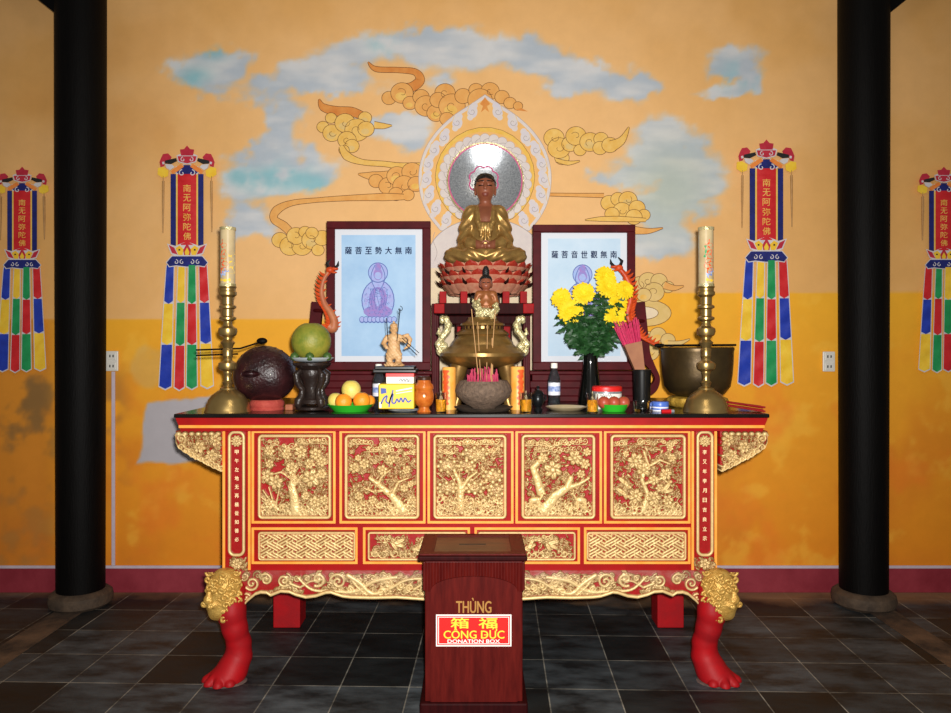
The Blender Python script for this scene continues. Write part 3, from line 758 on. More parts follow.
# electrical bits on the wall
def outlet(px, py, label):
    t = thing('wall_outlet', label, 'outlet', P(px, py, WALL))
    b = MB(); b.box((X(px-6, WALL), WALL-.016, Z(py+10, WALL)), (X(px+6, WALL), WALL-.001, Z(py-10, WALL)), .004); b.build('plate', 'plastic_white', t)
    for dy in (-5, 5):
        b = MB(); b.box((X(px-4, WALL), WALL-.019, Z(py+dy+3.6, WALL)), (X(px+4, WALL), WALL-.015, Z(py+dy-3.6, WALL)), .002); b.build('socket', 'plastic_white', t)
        b = MB()
        for dx in (-1.6, 1.6): b.box((X(px+dx-.6, WALL), WALL-.0195, Z(py+dy+1.3, WALL)), (X(px+dx+.6, WALL), WALL-.0185, Z(py+dy-1.3, WALL)))
        b.build('slot', 'dark_slot', t)
outlet(113, 361, 'white double power outlet above the vertical conduit on the left wall')
outlet(828, 361.5, 'white double power outlet beside the right column')
b = MB(); b.box((X(112.3, WALL), WALL-.012, Z(565, WALL)), (X(115.6, WALL), WALL-.001, Z(371.5, WALL)), .002)
tag(b.build('cable_conduit', 'lilac_paint', loc=P(114, 565, WALL)), 'thin pale cable conduit running down the wall below the left outlet', 'conduit')

# ------------------------------------------------------------------ embroidered banners
def banner(cx, top, sxk, syk, label, mirror=False):
    Yb = WALL-.022
    fx = lambda x: cx+(x-187)*sxk; fy = lambda y: top+(y-147)*syk
    t = thing('temple_banner', label, 'banner', P(cx, top, WALL), 'embroidered banners hung on the wall')
    def poly(b, pts, dz=0., th=.003): b.poly_px([(fx(x), fy(y)) for x, y in pts], Yb-dz, th); return b
    def mirr(pts): return [(374-x, y) for x, y in pts]
    def curl(b, x, y, r, s=1, w=.9, dz=.009):
        b.strip_px([(fx(x+s*r*(1-k/17)*math.cos(.42*k-PI/2)), fy(y+r*(1-k/17)*math.sin(.42*k-PI/2))) for k in range(15)], w*sxk, Yb-dz)
    # crown
    b = MB()
    b.use(0); poly(b, [(176, 166), (173.5, 171), (178, 175.5), (182, 177), (187, 180), (192, 177), (196, 175.5), (200.5, 171), (198, 166), (194, 168), (190, 164), (187, 168), (184, 164), (180, 168)], .002)
    b.use(1); poly(b, [(177, 167), (175, 171), (179, 174.3), (183, 175.8), (187, 178.4), (191, 175.8), (195, 174.3), (199, 171), (197, 167), (194, 169), (190, 165), (184, 165), (180, 169)], .005)
    b.use(0); poly(b, [(176.5, 155.5), (180, 154), (194, 154), (197.5, 155.5), (196, 162), (187, 164.5), (178, 162)], .006)
    b.use(2); poly(b, [(177.6, 156.2), (196.4, 156.2), (195.2, 161.2), (187, 163.4), (178.8, 161.2)], .008)
    b.use(2); poly(b, [(187, 145.5), (190, 149), (194, 149.5), (193, 155.5), (181, 155.5), (180, 149.5), (184, 149)], .008)
    for m in (lambda q: q, mirr):
        b.use(3); poly(b, m([(176, 167), (181, 164), (184, 166.5), (178, 171), (172.5, 174), (171, 171)]), .007)
        b.use(4); poly(b, m([(165, 160.5), (176, 158), (177, 161), (171, 164), (165, 163.5)]), .008)
        b.use(0); poly(b, m([(165, 164), (172, 164.5), (174.5, 167), (170, 170), (166.5, 168)]), .008)
        b.use(2); poly(b, m([(161, 158), (163, 154), (168, 153.3), (171.5, 157), (170, 160), (165, 161), (164, 166), (160.5, 167), (159.5, 162)]), .007)
        b.use(0); poly(b, m([(162, 162), (164, 161.5), (164.5, 163.8), (162.6, 164.4)]), .010)
        b.use(5); poly(b, m([(158, 168), (163, 167), (168.5, 170.5), (168, 176), (163, 178), (157.5, 174.5)]), .006)
    b.use(0)
    for s in (-1, 1): curl(b, 187+s*5, 173, 3.4, s, 1.); curl(b, 187+s*4, 159.5, 2.6, s, .8, .0105)
    b.build('crown', ['bn_white', 'bn_navy', 'bn_crimson', 'bn_orange', 'bn_black', 'bn_yellow'], t)
    # hanging panel
    b = MB(); b.use(0)
    for m in (lambda q: q, mirr): poly(b, [(170.6, 174), (176.4, 174), (176.4, 246), (170.6, 244.5)] if m is not mirr else mirr([(170.6, 174), (176.4, 174), (176.4, 246), (170.6, 244.5)]))
    b.build('side_border', 'bn_navy', t)
    b = MB(); b.use(0); poly(b, [(176, 174), (198, 174), (198, 246), (176, 246)], .001)
    b.use(1); n = 30; vs = []; fs = []
    for j in range(n+1):
        y = 174+71*j/n
        for i in range(9):
            x = 177.6+18.8*i/8; p = P(fx(x), fy(y), Yb-.004-.0035*math.sin(PI*i/8)*(1+.5*math.sin(y*.9+math.sin(x))))
            vs.append(p)
    for j in range(n):
        for i in range(8): a = j*9+i; fs.append((a, a+9, a+10, a+1))
    b.add(vs, fs); b.build('red_panel', ['bn_gold', 'bn_red'], t, sharp=0)
    b = MB()
    for k, ch in enumerate('南无阿弥陀佛'):
        y = 184.5+k*9.6; b.text_px(ch, fx(183.2), fx(190.8), fy(y), fy(y+7.4), Yb-.0105)
    b.build('embroidered_lettering', 'bn_gold', t)
    # lotus
    b = MB(); b.use(0); poly(b, [(167, 243.5), (175, 246), (180, 244), (187, 241.5), (194, 244), (199, 246), (207, 243.5), (203, 254), (199, 256), (175, 256), (171, 254)], .006)
    for m in (lambda q: q, mirr):
        b.use(1); poly(b, m([(168.5, 244.8), (174, 247.5), (177.5, 254.5), (172, 253)]), .009)
        b.use(2); poly(b, m([(175.5, 248), (179.5, 245.5), (183.4, 249), (182.5, 255), (178.3, 255)]), .010)
    b.use(1); poly(b, [(187, 243), (190.8, 250), (190, 255), (184, 255), (183.2, 250)], .011)
    b.use(2); poly(b, [(187, 247.5), (189.3, 252), (188.6, 255), (185.4, 255), (184.7, 252)], .013)
    b.use(3)
    for x in (179.3, 194.7): poly(b, [(x-.8, 249), (x+.8, 249), (x+.8, 250.6), (x-.8, 250.6)], .0125)
    b.build('lotus_applique', ['bn_white', 'bn_crimson', 'bn_yellow', 'bn_black'], t)
    # valance
    b = MB(); b.use(0); poly(b, [(171.5, 255.5), (202.5, 255.5), (208.3, 262.5), (205, 267.3), (198, 266.3), (187, 267.6), (176, 266.3), (169, 267.3), (165.7, 262.5)], .008)
    b.use(1); poly(b, [(172, 256.3), (202, 256.3), (207.3, 262.5), (204.4, 266.3), (198, 265.3), (187, 266.6), (176, 265.3), (169.6, 266.3), (166.7, 262.5)], .010)
    b.use(0)
    for x, s in ((176, 1), (182, -1), (192, 1), (198, -1)): curl(b, x, 262, 2.5, s, .8, .0145)
    b.build('valance', ['bn_white', 'bn_navy'], t)
    # streamers
    ST = [((166, 174.6), (158.4, 172), ['bn_blue', 'bn_yellow', 'bn_blue'], 388), ((177.6, 185.6), (173.6, 184.8), ['bn_yellow', 'bn_green', 'bn_red'], 389),
          ((187.8, 196), (185.8, 197.8), ['bn_green', 'bn_red', 'bn_green'], 388), ((198.4, 207.4), (200.4, 214), ['bn_red', 'bn_blue', 'bn_yellow'], 387)]
    for k, (tp, bt, cs, yb) in enumerate(ST):
        if mirror: cs = ST[3-k][2]
        y0 = 265; b = MB(); edge = lambda y: (tp[0]+(bt[0]-tp[0])*((y-y0)/(yb-y0))**.9, tp[1]+(bt[1]-tp[1])*((y-y0)/(yb-y0))**.9)
        rip = lambda x, y: .0045*math.sin(y*.11+k*1.9)+.003*math.sin(y*.27+x*.25+k)
        def patch(ya, yb_, mi, inset, dz, tip):
            b.use(mi); n = 14; w = 6; vs = []; fs = []
            for j in range(n+1):
                for i in range(w+1):
                    q = i/w; y = ya+(yb_-ya)*j/n; dip = tip*(1-abs(2*q-1))*(j/n)**3
                    e = edge(min(y, yb)); x = e[0]+inset+(e[1]-e[0]-2*inset)*q
                    vs.append(P(fx(x), fy(y+dip-tip*.6*(j/n)**3), Yb-dz-rip(x, y)))
            for j in range(n):
                for i in range(w): a = j*(w+1)+i; fs.append((a, a+w+1, a+w+2, a+1))
            b.add(vs, fs)
        ys = [y0, 303+[0, -1, 0, -1][k], 344+[0, 1, 0, -1][k], yb]
        patch(y0, yb+1, 0, 0, .002, 3.4)
        for q in range(3): patch(ys[q]+(.7 if q else 0), ys[q+1]-.3, q+1, .8, .006+.0012*(2-q), 3.0)
        b.build('streamer', ['bn_white']+cs, t, sharp=0)
    # tassels
    for x, dx, yb in ((163.3, -.3, 233), (211.5, .5, 232)):
        b = MB(); b.tube([P(fx(x), fy(176), Yb-.006), P(fx(x), fy(182), Yb-.008)], .0022, 6)
        b.tube([P(fx(x), fy(181), Yb-.01), P(fx(x), fy(183), Yb-.01), P(fx(x+dx*.5), fy(205), Yb-.01), P(fx(x+dx), fy(yb), Yb-.008)], [.008, .0075, .007, .003], 8)
        b.build('tassel', 'bn_tan', t)
    return t
banner(187, 147, 1, 1, 'long embroidered banner on the left wall beside the left candlestick')
banner(766.5, 141, 1.02, 1.01, 'long embroidered banner on the right wall beside the right candlestick')
banner(22, 168, .9, .84, 'shorter embroidered banner beyond the left column, at the left edge', False)
banner(944, 168, .9, .84, 'shorter embroidered banner beyond the right column, cut by the right edge', True)
# ================================================================== ALTAR TABLE
YB = 3.42
altar = thing('altar_table', 'long red altar table with gilded carved panels and black top', 'altar', (0, 3.75, 0))
def tbox(b, x0, x1, y0, y1, Yf, Yr, ch=0.):
    b.box((X(x0, Yf), Yf, Z(y1, Yf)), (X(x1, Yf), Yr, Z(y0, Yf)), ch); return b
XL, XR = X(173.5, 3.36), X(769.8, 3.36)
b = MB(); b.box((XL, 3.36, T-.018), (XR, 4.40, T), .004); b.build('tabletop', 'black_lacquer', altar)
b = MB(); z0, z1 = Z(431, 3.37), T-.0185
# fascia narrows downwards at both ends
vs = [(XL+.006, 3.366, z1), (XR-.006, 3.366, z1), (XR-.03, 3.366, z0), (XL+.03, 3.366, z0)]
vs += [(x, 4.38, z) for x, y, z in vs]
b.add(vs, [(3, 2, 1, 0), (4, 5, 6, 7), (0, 1, 5, 4), (1, 2, 6, 5), (2, 3, 7, 6), (3, 0, 4, 7)], False); b.build('fascia', 'red_lacquer', altar)
b = MB(); b.box((XL+.022, 3.360, Z(428.2, 3.36)), (XR-.022, 3.366, Z(425.2, 3.36)), .002); b.build('fascia_moulding', 'orange_line', altar)
# carcass
b = MB(); b.box((X(222, YB), YB, Z(571, YB)), (X(717, YB), 4.12, Z(431, YB)), .004); b.build('carcass', 'red_lacquer', altar)
# orange mouldings round the fields
b = MB()
def line_rect(x0, x1, y0, y1, w=2.4):
    for a in ((x0, x1, y0, y0+w), (x0, x1, y1-w, y1), (x0, x0+w, y0+w, y1-w), (x1-w, x1, y0+w, y1-w)): tbox(b, *a, YB-.006, YB+.002)
FIELDS = [(251.5, 335.5), (339.5, 425.5), (427.5, 513.5), (515.5, 602), (604, 690.5)]
for x0, x1 in FIELDS: line_rect(x0, x1, 430.5, 523.5)
for x0, x1 in ((251.5, 357.5), (363, 470), (474.5, 580), (584, 690.5)): line_rect(x0, x1, 527.5, 564)
for x0, x1 in ((222.5, 225), (248, 250.5), (691.5, 694), (714.5, 717)): tbox(b, x0, x1, 430.5, 570, YB-.005, YB+.002)
b.build('field_mouldings', 'orange_line', altar)

def big_panel(x0, x1, y0, y1, fn):
    r = Relief(x1-x0, y1-y0, 2.4); filler(r, int(x0)); fn(r); n = fbm(r.H.shape, 5, int(x0)); r.H = np.where(r.H > .1, r.H*(.82+.36*n), r.H); r.frame()
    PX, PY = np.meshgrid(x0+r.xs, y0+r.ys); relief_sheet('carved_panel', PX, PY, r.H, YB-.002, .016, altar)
def filler(r, seed):
    random.seed(seed); n = fbm(r.H.shape, 26, seed)
    for _ in range(int(r.w*r.h/6.2)):
        x = random.uniform(4, r.w-4); y = random.uniform(5, r.h-4)
        if n[int(y*r.res), int(x*r.res)] < .43: continue
        if random.random() < .25: r.spiral(x, y, random.uniform(1.8, 3), 1.2, random.random()*6, .8, 1, random.uniform(.35, .6))
        else: r.leaf(x, y, random.uniform(1.8, 3.6), random.random()*PI, random.uniform(.35, .62))
def p1(r):
    random.seed(1); r.rocks(70, 82); r.cloud(12, 9, 8); r.cloud(42, 7, 24); r.cloud(26, 13, 14)
    r.stroke([(38, 78), (37, 64), (34, 52), (37, 44), (30, 34)], 6, 2.5, .9); r.stroke([(36, 52), (44, 42), (56, 38)], 2.5, 1.2, .8); r.stroke([(36, 46), (24, 38), (16, 40)], 2, 1, .8)
    r.foliage(70, (8, 14, 70, 68)); r.foliage(50, (26, 28, 52, 48), 2, 4)
    for a in (-.9, -.6, -.3, .2): r.stroke([(18, 74), (18+22*math.sin(a), 74-22*math.cos(a))], 1.4, .6, .85)
    for x, y, q in ((12, 17, 6), (29, 20, 6), (43, 18, 7), (58, 20, 7), (64, 28, 6), (10, 42, 7), (18, 48, 8), (54, 44, 10), (64, 40, 6), (12, 30, 5), (52, 30, 6), (57, 68, 7), (48, 62, 5), (67, 66, 6), (34, 34, 7), (12, 70, 6)): r.flower(x, y, q)
def p2(r):
    random.seed(2); r.rocks(68, 82); r.cloud(10, 8, 18); r.cloud(38, 10, 28); r.cloud(62, 18, 8); r.cloud(24, 15, 24)
    r.stroke([(58, 76), (48, 62), (36, 52), (26, 44)], 5, 2.2, 1.); r.stroke([(40, 56), (30, 58), (20, 54)], 2.2, 1, .9); r.stroke([(34, 50), (38, 42), (46, 36)], 2, 1, .9); r.stroke([(48, 60), (54, 48), (64, 44)], 2.2, 1, .9)
    r.foliage(120, (6, 22, 70, 66)); r.foliage(60, (6, 50, 34, 78), 2, 3.6)
    for x, y, q in ((10, 34, 6), (20, 30, 6), (14, 24, 4), (38, 36, 6), (46, 26, 6), (62, 36, 5), (60, 54, 5), (66, 50, 4), (28, 66, 5), (14, 62, 5), (68, 66, 5)): r.flower(x, y, q)
def p3(r):
    random.seed(3); r.rocks(64, 82); r.cloud(8, 8, 58, .75); r.cloud(8, 16, 16); r.cloud(46, 16, 20); r.foliage(70, (6, 12, 70, 34), 2, 4)
    r.stroke([(28, 74), (28, 60), (27, 48), (22, 38)], 4.5, 2, 1.); r.stroke([(28, 56), (36, 44), (44, 38)], 2.5, 1.2, .9); r.stroke([(29, 58), (40, 50), (56, 48)], 2, 1, .9)
    for k in range(9): r.stroke([(28, 58), (28+40*math.cos(-2.9+k*.32), 58+26*math.sin(-2.9+k*.32))], .9, .7, .6)
    for cx, cy, rx, ry in ((15, 32, 11, 7), (42, 20, 14, 7), (34, 32, 9, 6), (60, 42, 11, 7), (14, 54, 11, 6), (42, 54, 10, 6), (64, 56, 9, 6)):
        r.dome(cx, cy, rx, ry, 0, .6); r.foliage(int(rx*ry*.32), (cx-rx*.8, cy-ry*.8, cx+rx*.8, cy+ry*.8), 1.6, 2.8)
        for k in range(8): r.dome(cx+rx*.85*math.cos(k*.78), cy+ry*.85*math.sin(k*.78), 2.4, h=.8)
    r.foliage(60, (8, 60, 68, 80), 2, 3.4)
def deer(r, x, y, s, d=1):
    r.dome(x, y, 7*s, 3.6*s, -.1*d, 1.); r.stroke([(x+d*5*s, y-1*s), (x+d*8*s, y-6*s)], 1.8*s, 1.2*s, 1.); r.dome(x+d*9.4*s, y-6.6*s, 2.4*s, 1.4*s, .3*d, 1.)
    for q in (-5, -3, 3, 5): r.stroke([(x+q*s, y+2*s), (x+q*s+.4, y+9*s)], 1.1*s, .7*s, .9)
    r.stroke([(x+d*8.4*s, y-7.5*s), (x+d*8*s, y-11*s)], .8, .6, .9)
def p4(r):
    random.seed(4); r.rocks(70, 82); r.cloud(8, 9, 22); r.cloud(36, 8, 30); r.cloud(18, 15, 40, .6)
    r.foliage(130, (6, 18, 70, 58), 1.8, 3.6); r.stroke([(24, 76), (34, 62), (46, 54), (50, 44)], 6, 3, 1.); r.stroke([(20, 58), (16, 44), (12, 34), (22, 24)], 5, 2.5, .95); r.stroke([(46, 54), (58, 50), (68, 44)], 3, 1.4, .9)
    for x, y, q in ((32, 36, 10), (54, 24, 8), (64, 30, 6), (60, 40, 5), (22, 24, 6), (66, 18, 5)): r.flower(x, y, q)
    deer(r, 14, 66, 1.0, 1); deer(r, 60, 66, .95, -1)
def p5(r):
    random.seed(5); r.rocks(70, 82); r.cloud(8, 9, 10); r.cloud(54, 9, 12); r.cloud(30, 8, 8); r.foliage(110, (6, 14, 70, 68), 1.8, 4)
    r.stroke([(34, 76), (38, 60), (32, 46), (38, 30), (34, 18)], 3, 1.5, .9); r.stroke([(34, 50), (52, 44), (62, 52)], 2, 1, .85); r.stroke([(36, 34), (50, 26), (60, 30)], 2, 1, .85)
    for x, y, q in ((26, 27, 9), (34, 36, 8), (56, 40, 7), (62, 24, 5), (44, 46, 6), (16, 20, 4), (26, 62, 8), (44, 64, 8), (58, 66, 6), (50, 54, 5), (60, 14, 4)): r.flower(x, y, q)
    for x, y, a in ((56, 54, -.9), (14, 48, .7), (12, 58, .6)):
        r.dome(x, y, 8, 2.8, a, 1., .4); r.leaf(x+3, y+3, 6, a+.6, .9); r.dome(x+8*math.cos(a), y+8*math.sin(a), 2, h=1)
for (x0, x1), fn in zip(((257.8, 332), (344.4, 420), (432.8, 507), (520.8, 595.6), (609.6, 686)), (p1, p2, p3, p4, p5)): big_panel(x0, x1, 433.8, 519.2, fn)
def low_panel(x0, x1, fn):
    r = Relief(x1-x0, 29.4, 2.6); fn(r); n = fbm(r.H.shape, 4, int(x0)); r.H = np.where(r.H > .1, r.H*(.85+.3*n), r.H); r.frame(3.5, 2.2, .8)
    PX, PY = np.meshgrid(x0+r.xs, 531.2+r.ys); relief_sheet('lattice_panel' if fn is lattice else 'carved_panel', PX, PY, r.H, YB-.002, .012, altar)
def lattice(r):
    r.H[:] = .0
    def keep(p): return [(min(max(x, 2), r.w-2), min(max(y, 2), r.h-2)) for x, y in p]
    e1 = (9.6, 5.3); e2 = (9.6, -5.3)
    for i in range(-4, 14):
        for j in range(-6, 14):
            ox, oy = i*e1[0]+j*e2[0]-30, 15+i*e1[1]+j*e2[1]
            if not (-14 < ox < r.w+14 and -14 < oy < r.h+14): continue
            A, B_ = (e1, e2) if (i+j) % 2 == 0 else (e2, e1)
            for q in (.2, .5, .8):
                ext = .52 if q == .5 else .06
                r.stroke([(ox+B_[0]*q-A[0]*(ext-.04), oy+B_[1]*q-A[1]*(ext-.04)), (ox+B_[0]*q+A[0]*(.96+ext*.0), oy+B_[1]*q+A[1]*.96)], 1.25, h=.9)
    r.H = np.maximum(r.H, .0)
def birds(r):
    filler(r, int(r.w*10)); r.cloud(14, 8, 18, .7); r.cloud(r.w*.55, 7, 26, .7); r.foliage(60, (6, 12, r.w-6, 25), 1.8, 3.2)
    r.rocks(22, 25)
    for x, y, a in ((r.w*.3, 13, .3), (r.w*.52, 16, -.4), (r.w*.75, 14, .5)):
        r.dome(x, y, 9, 2.6, a, 1., .3); r.leaf(x+2, y-3, 7, a-.7, .9); r.leaf(x-3, y+2, 6, a+.6, .9)
low_panel(258, 356, lattice); low_panel(367.5, 467, birds); low_panel(477, 576, birds); low_panel(586, 686.5, lattice)

# inscription plaques on the end stiles
def plaque(x0, x1, chars):
    w, h = x1-x0, 126
    r = Relief(w, h, 3); gx, gy = np.meshgrid(r.xs-w/2, r.ys-h/2)
    rad = w/2*.8; d = np.hypot(np.maximum(np.abs(gx)-(w/2-rad), 0), np.maximum(np.abs(gy)-(h/2-rad), 0))+np.minimum(np.maximum(np.abs(gx)-(w/2-rad), np.abs(gy)-(h/2-rad)), 0)-rad
    r.H = .95*np.sqrt(np.clip(1-((d+1.6)/1.7)**2, 0, 1))
    random.seed(int(x0))
    r.dome(w/2, 10.5, 5.6, h=.5); r.flower(w/2, 10.5, 5.4, 8, .95)
    for k in range(10): r.dome(w/2+5*math.cos(k*.63), 10.5+5*math.sin(k*.63), 1.1, h=.9)
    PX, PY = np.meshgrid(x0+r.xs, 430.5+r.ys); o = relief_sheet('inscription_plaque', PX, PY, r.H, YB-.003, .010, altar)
    n = len(chars)
    for k, ch in enumerate(chars):
        y = 450+k*(96/n); c = (x0+x1)/2; s = 4.0; b = MB(); b.text_px(ch, c-s/2, c+s/2, y, y+s*1.05, YB-.0045, .1); b.build('carved_character', 'plaque_letter', o)
    # gilded block under the plaque
    q = Relief(x1-x0+5, 14, 3); q.foliage(50, (1, 1, q.w-1, 13), 2, 4); q.flower(q.w/2, 7, 6)
    PX, PY = np.meshgrid(x0-2.5+q.xs, 557+q.ys); relief_sheet('gilded_block', PX, PY, q.H, YB-.003, .012, altar)
plaque(228, 245.5, '甲午左地无再極從如善必'); plaque(696, 713.5, '李又年李月日吉良立示')

# side brackets under the overhang
def bracket(mir):
    mx = (lambda x: x) if not mir else (lambda x: 943.4-x)
    ol = [(176, 431), (177, 442), (180, 448), (184, 451), (189, 454), (195, 457.5), (202, 460.5), (209, 465), (216, 468.5), (223, 471)]
    def low(x):
        for (xa, ya), (xb, yb) in zip(ol, ol[1:]):
            if xa <= x <= xb: return ya+(yb-ya)*(x-xa)/(xb-xa)+.9*abs(math.sin(x*.55))
        return ol[-1][1]
    r = Relief(48, 42, 2.6); filler(r, 31); filler(r, 33); random.seed(9)
    for k in range(7): r.dome(3+k*6.6, 2.5, 3.4, 2.6, 0, .8)
    r.spiral(6, 7, 5, 1.5, 1, 1.4); r.flower(40, 9, 7); r.flower(24, 16, 7); r.flower(36, 24, 7); r.foliage(60, (4, 6, 47, 40), 1.8, 3.6)
    for k in range(9):
        x = 6+k*5; r.spiral(x, low(176+x)-431-3.2, 3.4, 1.2, k, 1.1, 1, .9)
    nx, ny = 110, 90; U = np.linspace(0, 47, nx); PX = np.zeros((ny, nx)); PY = PX.copy(); H = PX.copy()
    for i, u in enumerate(U):
        lo = low(176+u) if u > 1 else 436
        PY[:, i] = np.linspace(431, lo, ny); PX[:, i] = 176+u
        jj = np.clip(((PY[:, i]-431)*r.res).astype(int), 0, r.ny-1); H[:, i] = r.H[jj, min(int(u*r.res), r.nx-1)]
        H[:, i] = np.maximum(H[:, i], .85*np.exp(-((lo-1-PY[:, i])/1.1)**2))
    if mir: PX = (943.4-PX)[:, ::-1]; PY = PY[:, ::-1]; H = H[:, ::-1]
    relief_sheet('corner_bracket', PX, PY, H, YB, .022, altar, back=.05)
bracket(False); bracket(True)

# scalloped apron
AP = [(238, 612), (241.7, 609), (248, 601.7), (255.6, 595.4), (261, 593.6), (267, 594), (271, 596.6), (276, 594.6), (281, 592.6), (289.6, 593.2), (296, 596), (306, 598.6), (316, 597.4), (326, 594), (331, 593.6), (336, 595.4), (343, 597.6), (351.5, 598.6), (371.7, 599.2), (397, 598.6), (423, 600.4), (448, 602), (471.7, 603)]
def aplow(x):
    x = x if x < 471.7 else 943.4-x
    for (xa, ya), (xb, yb) in zip(AP, AP[1:]):
        if xa <= x <= xb: return ya+(yb-ya)*(x-xa)/(xb-xa)
    return 612 if x < 240 else 603
r = Relief(235, 42, 2.4); random.seed(12)     # left half; x from 238
dn = fbm(r.H.shape, 30, 77)
for _ in range(520):
    x = random.uniform(4, 234); y = random.uniform(3, 25)
    if dn[int(y*r.res), int(x*r.res)] < (.46 if x < 90 else .34): continue
    if random.random() < .5: r.spiral(x, y, random.uniform(2.4, 4.4), 1.4, random.random()*6, 1.2, random.choice((-1, 1)), random.uniform(.4, .7))
    else: r.leaf(x, y, random.uniform(3, 6), random.uniform(-.7, .7), random.uniform(.4, .7))
r.spiral(14, 12, 7, 1.5, 2.5, 1.5); r.spiral(28, 8, 6, 1.4, 4, 1.4, -1); r.spiral(8, 26, 5, 1.3, 1, 1.3); r.spiral(46, 9, 6, 1.5, 1, 1.5, -1); r.stroke([(52, 12), (62, 16), (72, 10), (84, 8)], 1.6, 1.2, .9)
r.spiral(80, 8, 7, 1.4, 2, 1.8); r.spiral(100, 10, 8, 1.6, 3.3, 1.6, -1); r.spiral(112, 18, 4, 1.2, 1, 1.2)
r.stroke(smooth_path([(60, 6), (74, 18), (96, 20), (118, 20), (136, 10), (158, 6)]), 1.5, 2.6, .9)
r.stroke(smooth_path([(110, 4), (122, 12), (134, 22), (150, 18), (170, 8), (196, 8)]), 2.8, 1.5, 1.); r.stroke(smooth_path([(112, 6), (120, 16), (130, 25)]), 2, 1, .9)
for x, y, q in ((150, 12, 5), (163, 14, 4.5), (172, 16, 4), (143, 21, 4), (205, 14, 6), (186, 20, 4.5), (222, 13, 7), (200, 21, 4), (128, 22, 4)): r.spiral(x, y, q, 1.4, random.random()*6, 1.3, random.choice((-1, 1)), .9)
r.stroke(smooth_path([(176, 18), (196, 6), (212, 8), (234, 5)]), 1.6, 1.6, .85); r.flower(150, 22, 5); r.flower(230, 20, 8)
for x in range(150, 234, 9): r.leaf(x, 23+random.uniform(-2, 2), 4, random.random()*3, .7)
nx, ny = 1000, 70; U = np.linspace(238, 705.4, nx); PX = np.zeros((ny, nx)); PY = PX.copy(); H = PX.copy()
for i, u in enumerate(U):
    lo = aplow(u); PY[:, i] = np.linspace(571, lo, ny); PX[:, i] = u; ux = (u if u < 471.7 else 943.4-u)-238
    jj = np.clip(((PY[:, i]-571)*r.res).astype(int), 0, r.ny-1); H[:, i] = r.H[jj, min(int(ux*r.res), r.nx-1)]
    d = lo-PY[:, i]; H[:, i] = np.where(d < 4.2, np.sqrt(np.clip(1-((d-1.9)/2.0)**2, 0, 1))*.95, H[:, i])
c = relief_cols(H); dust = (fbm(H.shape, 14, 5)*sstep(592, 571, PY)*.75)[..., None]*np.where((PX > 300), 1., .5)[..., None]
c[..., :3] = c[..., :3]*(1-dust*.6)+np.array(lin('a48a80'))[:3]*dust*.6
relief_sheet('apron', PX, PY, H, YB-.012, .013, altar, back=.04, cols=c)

# cabriole legs with gilded lion masks
def front_leg(mir):
    s = YB/F; cx = X(225 if not mir else 943.4-225, YB); base = (cx, YB, 0); sc = s; z = lambda py: (Z(py, YB))/s
    mm = -1 if mir else 1
    f = Field((-26, -1, -26), (34, z(570)+2, 36), .85)
    top = z(600); pts = [(7.5, z(590), 2), (8, z(610), 5), (11, z(626), 4), (14, z(643), 0), (13.5, z(656), 0), (9, z(667), 5), (5, z(676), 10), (2, z(682), 14)]
    f.chain(pts, [14, 13.4, 11.8, 11.4, 12.6, 14.4, 14, 9], 4)
    f.ell((2, z(674), 10), (15.5, 10.5, 14), 5)
    for a in (-3.0, -2.3, -1.6, -.9):          # toes
        ex, ez = 15.5*math.cos(a), -15.5*math.sin(a)
        f.chain([(2+ex*.45, z(669), 10+ez*.45), (2+ex*1.0, z(675), 10+ez*.95), (2+ex*1.22, z(682.5), 10+ez*1.15), (2+ex*1.28, z(689), 10+ez*1.28)], [5, 5.2, 4.8, 1.8], .5)
    f.put(np.full(f.d.shape, 1e3), 0); f.d = np.maximum(f.d, -(f.V-.3))
    V, Q = f.mesh(); leg = np_mesh('leg', to_world(V, base, sc, mm), Q, 'red_dusty', altar)
    # lion mask
    g = Field((-26, z(622), -24), (26, z(563), 36), .6)
    mc = z(590)
    g.ell((2, mc+4, 6), (17, 20, 15), 3); g.ell((-2, mc-10, 9), (13, 17, 12), 5)
    def curl(x, y, w_, r, sg):
        p = [(x+r*(1-k/16)*math.cos(sg*k*.5), y+r*(1-k/16)*math.sin(sg*k*.5), w_+k*.06) for k in range(13)]
        for a, c_ in zip(p, p[1:]): g.cap(a, c_, 1.25, k=.4)
    dx, dw = -.62, .78                              # facing outwards to the corner
    def fp(u, v, w_): return (u*dw+w_*dx+0, v, -u*dx*1+w_*dw+4)
    g.ell(fp(0, mc-4, 17), (4.6, 5, 4.4), 1.5); g.ell(fp(0, mc+1, 16.5), (2.6, 6, 3), 1.5)
    for u in (-1, 1):
        g.ell(fp(u*6.5, mc+3, 13.5), (3.2, 2.8, 3), .8); g.cap(fp(u*3, mc+7, 15.5), fp(u*10, mc+9, 11), 1.8, 1.4, .8); g.ell(fp(u*6, mc-8, 14), (4.4, 4, 4), 1.5)
        curl(*fp(u*6, mc-9, 18), 3, u)
    g.cap(fp(-6, mc-14, 13.5), fp(6, mc-14, 13.5), 2, 2, 1); g.ell(fp(0, mc-19, 11), (5, 6, 4), 1.5)
    random.seed(4)
    for y in np.arange(mc-22, mc+24, 7.4):
        for a in np.arange(.35 if y < mc+5 else -.75, 1.75, .5):
            a += random.uniform(-.12, .12)
            rr = 16.5 if y > mc-8 else 13; u = rr*math.sin(a)*.98+1; w_ = rr*math.cos(a)*.9+7
            curl(u, y+random.uniform(-2, 2), w_-.4, 3.7, random.choice((-1, 1)))
    g.d = np.maximum(g.d, g.V-(z(567)))
    V, Q = g.mesh(); np_mesh('lion_mask', to_world(V, base, sc, mm), Q, 'gold_paint', leg)
    b = MB(); p = P(222 if not mir else 943.4-222, 690, 3.36)
    return leg
front_leg(False); front_leg(True)
